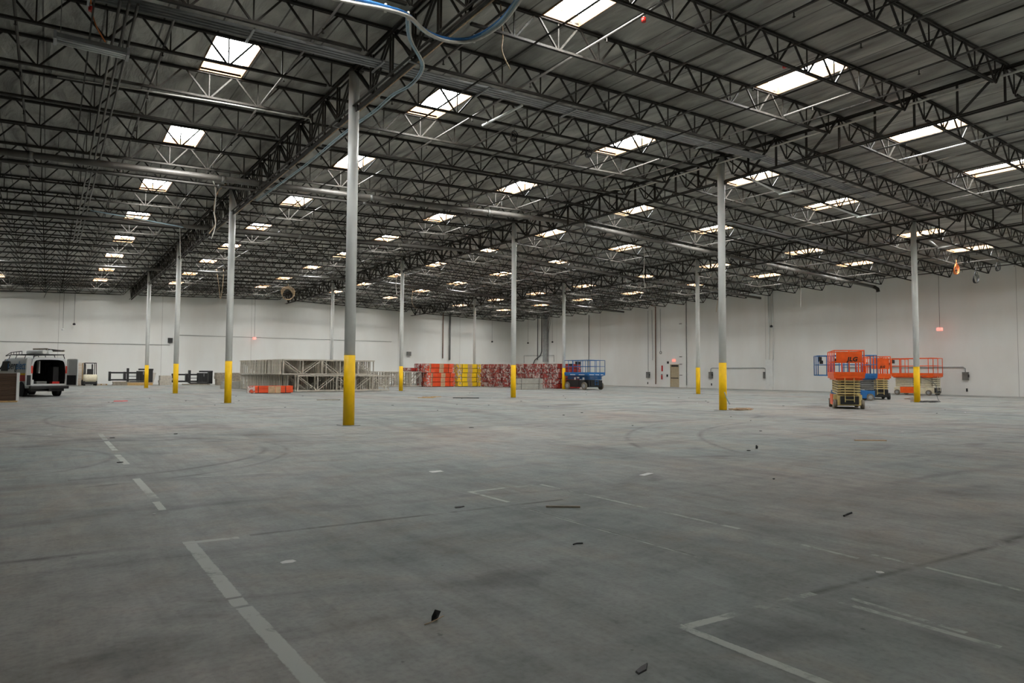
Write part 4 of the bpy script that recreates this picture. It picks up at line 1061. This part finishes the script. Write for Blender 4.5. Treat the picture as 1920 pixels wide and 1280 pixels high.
# the small pack on the floor in front of the rack frames
pS = make_bundle(2.75, .7, .5, 'beamorange', 4, 4, [(1.15, 1.6), (1.62, 1.95)], [(-.15, .3)])
pS.location = (4.2, 28.95, 0); pS.rotation_euler = (0, 0, math.radians(-7)); pS['label'] = 'low bundle of orange beams on the floor before the rack frames'
for k in range(2):
    t = thing('grey_beam_pack', ['lower', 'upper'][k]+' of two strapped grey beam packs before the red bundles', 'beam pack', (27.45+.03*k, 31.2, k*.5), 0, 'grey beam packs before the red bundles')
    b = MB()
    for r in range(2):
        for c in range(5): b.box(0, 2.85+.02*r, c*.19, c*.19+.18, .04+r*.225, .04+r*.225+.215)
    b.build('beams', M['greybeam'], t)
    s_ = MB()
    for x in (.45, 2.4): s_.box(x, x+.03, -.02, .97, .0, .5)
    s_.build('strap', M['black'], t)
    MB().box(.1, 2.7, 0, .95, 0, .035).build('bearer', M['wood2'], t)
# pallets of odd beams left of the orange stack, on top of the far rack frames
o = make_bundle(1.2, .8, .35, 'beamred', 2, 4, [], [(-.05, .5)]); o.location = (23.1, 44.6, 1.56); o['label'] = 'short dark red bundle lying on the far rack frames'

# ================================================================== FLOOR LITTER
def bit(name, mb, mat, lb, cat, loc, rz=0):
    o = mb.build(name, M[mat]); o.location = loc; o.rotation_euler = (0, 0, rz); tag(o, lb, cat); return o
def blob(pts, h): 
    b = MB(); n = len(pts); b.v = [(x, y, 0) for x, y in pts]+[(x*.9, y*.9, h) for x, y in pts]
    b.f = [tuple(range(n))[::-1], tuple(range(n, 2*n))]+[(i, (i+1) % n, (i+1) % n+n, i+n) for i in range(n)]; b.mi = [0]*len(b.f); b.sm = [False]*len(b.f); return b
bit('paper_scrap', blob([(-.055, -.03), (.02, -.042), (.06, -.012), (.05, .036), (-.012, .045), (-.06, .018)], .003), 'grime', 'white torn paper scrap on the foreground floor by the long painted line', 'paper scrap', (-5.36, -12.78, .002))
bit('paper_scrap', blob([(-.1, -.07), (.1, -.06), (.11, .06), (-.09, .07)], .004), 'grime', 'small white card on the floor below the nearest left column', 'paper scrap', (-2.1, -9.11, .002))
bit('paper_scrap', blob([(-.03, -.018), (.018, -.027), (.036, .006), (.0, .03), (-.03, .012)], .004), 'grime', 'white scrap on the dark floor stain at right', 'paper scrap', (-1.73, -15.5, .002))
bit('paper_scrap', blob([(-.16, -.05), (.16, -.04), (.15, .05), (-.15, .04)], .004), 'grime', 'pale card on the floor at right, well before the orange lift', 'paper scrap', (.4, -11.0, .002), .3)
bit('wood_stick', MB().box(-.19, .19, -.018, .018, 0, .018), 'wood2', 'thin wooden stick on the floor at centre right', 'stick', (-2.19, -12.26, 0), -.62)
bit('timber_offcut', MB().box(-.35, .35, -.04, .04, 0, .02), 'card', 'pale timber strip lying on the floor before the nearest orange lift', 'slat', (8.47, -10.08, 0), -.6)
lf_ = thing('dry_leaf', 'small dark curled leaf with a stalk on the foreground floor', 'leaf', (-4.99, -14.53, 0))
lb_ = MB(); lb_.add([(-.03, 0, .0), (0, -.012, .03), (.035, 0, .05), (.005, .02, .06), (-.02, .015, .025), (.01, .0, .0)], [(0, 1, 4), (1, 2, 3), (1, 3, 4), (0, 5, 1), (5, 2, 1), (0, 4, 5), (4, 3, 5), (3, 2, 5)]); lb_.build('leaf_blade', M['black'], lf_)
MB().tube(smooth([(-.09, -.03, .004), (-.02, -.02, .01), (.07, .03, .006)]), .003, 6).build('leaf_stalk', M['tancable'], lf_)
bit('dry_leaf', blob([(-.07, -.01), (.0, -.025), (.08, .0), (.02, .012), (-.05, .015)], .008), 'black', 'dark leaf at the bottom picture edge, right of centre', 'leaf', (-4.44, -15.7, 0), .4)
bit('dark_scrap', blob([(-.06, -.02), (.0, -.03), (.07, .0), (.02, .025), (-.05, .02)], .012), 'black', 'dark scrap on the floor near the painted corner at centre', 'scrap', (-3.16, -11.64, 0))
bit('dark_scrap', MB().tube(smooth([(-.08, 0, .01), (0, .02, .01), (.06, -.01, .03)]), .01, 6), 'black', 'curled black scrap on the floor at right centre', 'scrap', (.07, -14.25, 0))
bit('dark_scrap', MB().tube([(0, 0, 0), (.01, 0, .04), (0, .01, .07)], [.02, .025, .012], 8), 'black', 'tiny upright black scrap on the floor before the nearest middle column', 'scrap', (4.8, -9.73, 0))
bit('dark_scrap', MB().tube(smooth([(-.05, 0, .006), (0, .015, .006), (.05, -.01, .006)]), .006, 6), 'black', 'thin black curl on the floor right of the paper scrap', 'scrap', (-3.1, -13.6, 0))
for k, (dx, dy, rz, L_) in enumerate([(0, 0, .1, .9), (.35, .25, -.25, .8), (.6, -.15, .4, .6)]):
    bit('wood_board', MB().box(-L_/2, L_/2, -.06, .06, 0, .03), 'wood', '%s loose board in the small heap right of the nearest left column' % ['longest', 'tilted', 'short'][k], 'board', (11.1+dx, 16.96+dy, .031*k), rz-.5)
bit('wood_plank', MB().box(-.75, .75, -.07, .07, 0, .04), 'darkin', 'dark plank on the floor left of the second middle column', 'plank', (13.0, 15.6, 0), -.6)
bit('wood_plank', MB().box(-.6, .6, -.05, .05, 0, .04), 'wood2', 'grey plank on the floor just left of the nearest left column', 'plank', (5.2, 16.5, 0), -.4)
bit('pink_rag', blob([(-.3, -.2), (.1, -.25), (.35, 0), (.2, .2), (-.25, .15)], .03), 'red', 'flat red rag on the floor right of the van', 'rag', (-4.04, 19.61, 0))
def pile(x, y, mats, lb, n=5, R=.45):
    t = thing('cable_pile', lb, 'cable pile', (x, y, 0))
    for k in range(n):
        pts = []; ph = random.uniform(0, 6)
        for i in range(14):
            a = ph+i*.5; rr = R*random.uniform(.45, 1.1)
            pts.append((rr*1.4*math.cos(a), rr*.8*math.sin(a), .02+.012*k))
        MB().tube(smooth(pts, 4), .014, 6).build('cable', M[mats[k % len(mats)]], t)
pile(16.85, -.35, ['tancable', 'card', 'copper'], 'tangle of tan cables at the foot of the nearest middle column')
pile(33.2, -.35, ['darkcable', 'steel2'], 'tangle of dark cables at the foot of the nearest right column', 5, .55)
cable('floor_cable', [(33.0, -.1, .02), (34, 1.0, .02), (35.0, 1.1, .02), (36.2, 1.8, .02), (37.5, 3.0, .02), (40, 3.5, .02)], .018, 'copper', 'reddish cable trailing over the floor left of the nearest right column')
cable('floor_cable', [(33.9, -.6, .02), (34.5, -.2, .25), (35.6, .4, 1.0), (40, 3.2, 1.4), (46.5, 5.6, 1.5)], .014, 'darkcable', 'dark cable drooping from the right column foot up to the far lift')
cable('column_cord', [(16.3, -.17, .25), (16.12, -.2, .45), (16.0, -.16, .75)], .02, 'cyan', 'pale green cord tied round the foot of the nearest middle column')
random.seed(21)
SPK = None
nb = 0
spots = []
for _ in range(400):
    x = random.uniform(-7, 30); y = random.uniform(-14, 26)
    if not inview((x, y, 0), -20) or abs(x) < .6 or (15 < x < 17.5): continue
    spots.append((x, y))
    if len(spots) >= 60: break
b = MB()
for x, y in spots:
    s = random.uniform(.02, .06); z = .012
    a = random.uniform(0, PI); 
    p = [(x+s*math.cos(a+q)*random.uniform(.6, 1.4), y+s*math.sin(a+q)*random.uniform(.4, 1.), 0) for q in (0, 1.3, 2.6, 3.9, 5.2)]
    o_ = len(b.v); b.v += p+[(v[0], v[1], z) for v in p]; mi = random.choice((0, 0, 0, 1))
    b.f += [tuple(range(o_+5, o_+10))]+[(o_+i, o_+(i+1) % 5, o_+(i+1) % 5+5, o_+i+5) for i in range(5)]; b.mi += [mi]*6; b.sm += [False]*6
o = b.build('floor_debris', [M['darkin'], M['grime']]); o['kind'] = 'stuff'; tag(o, 'tiny dark and white debris scattered over the concrete floor', 'debris')

# ================================================================== LIGHT
w = bpy.data.worlds.new('world'); sc.world = w; w.use_nodes = True
bg = w.node_tree.nodes['Background']; bg.inputs[0].default_value = (.75, .85, 1, 1); bg.inputs[1].default_value = .6
vs = sc.view_settings
vs.view_transform = 'Standard'; vs.look = 'None'; vs.gamma = 1; vs.use_curve_mapping = False; vs.exposure = 0.04
cy = sc.cycles
cy.use_denoising = True; cy.use_light_tree = True; cy.max_bounces = 5; cy.diffuse_bounces = 4; cy.glossy_bounces = 2
cy.transparent_max_bounces = 8; cy.sample_clamp_indirect = 8; cy.use_adaptive_sampling = True; cy.adaptive_threshold = .012; cy.adaptive_min_samples = 32
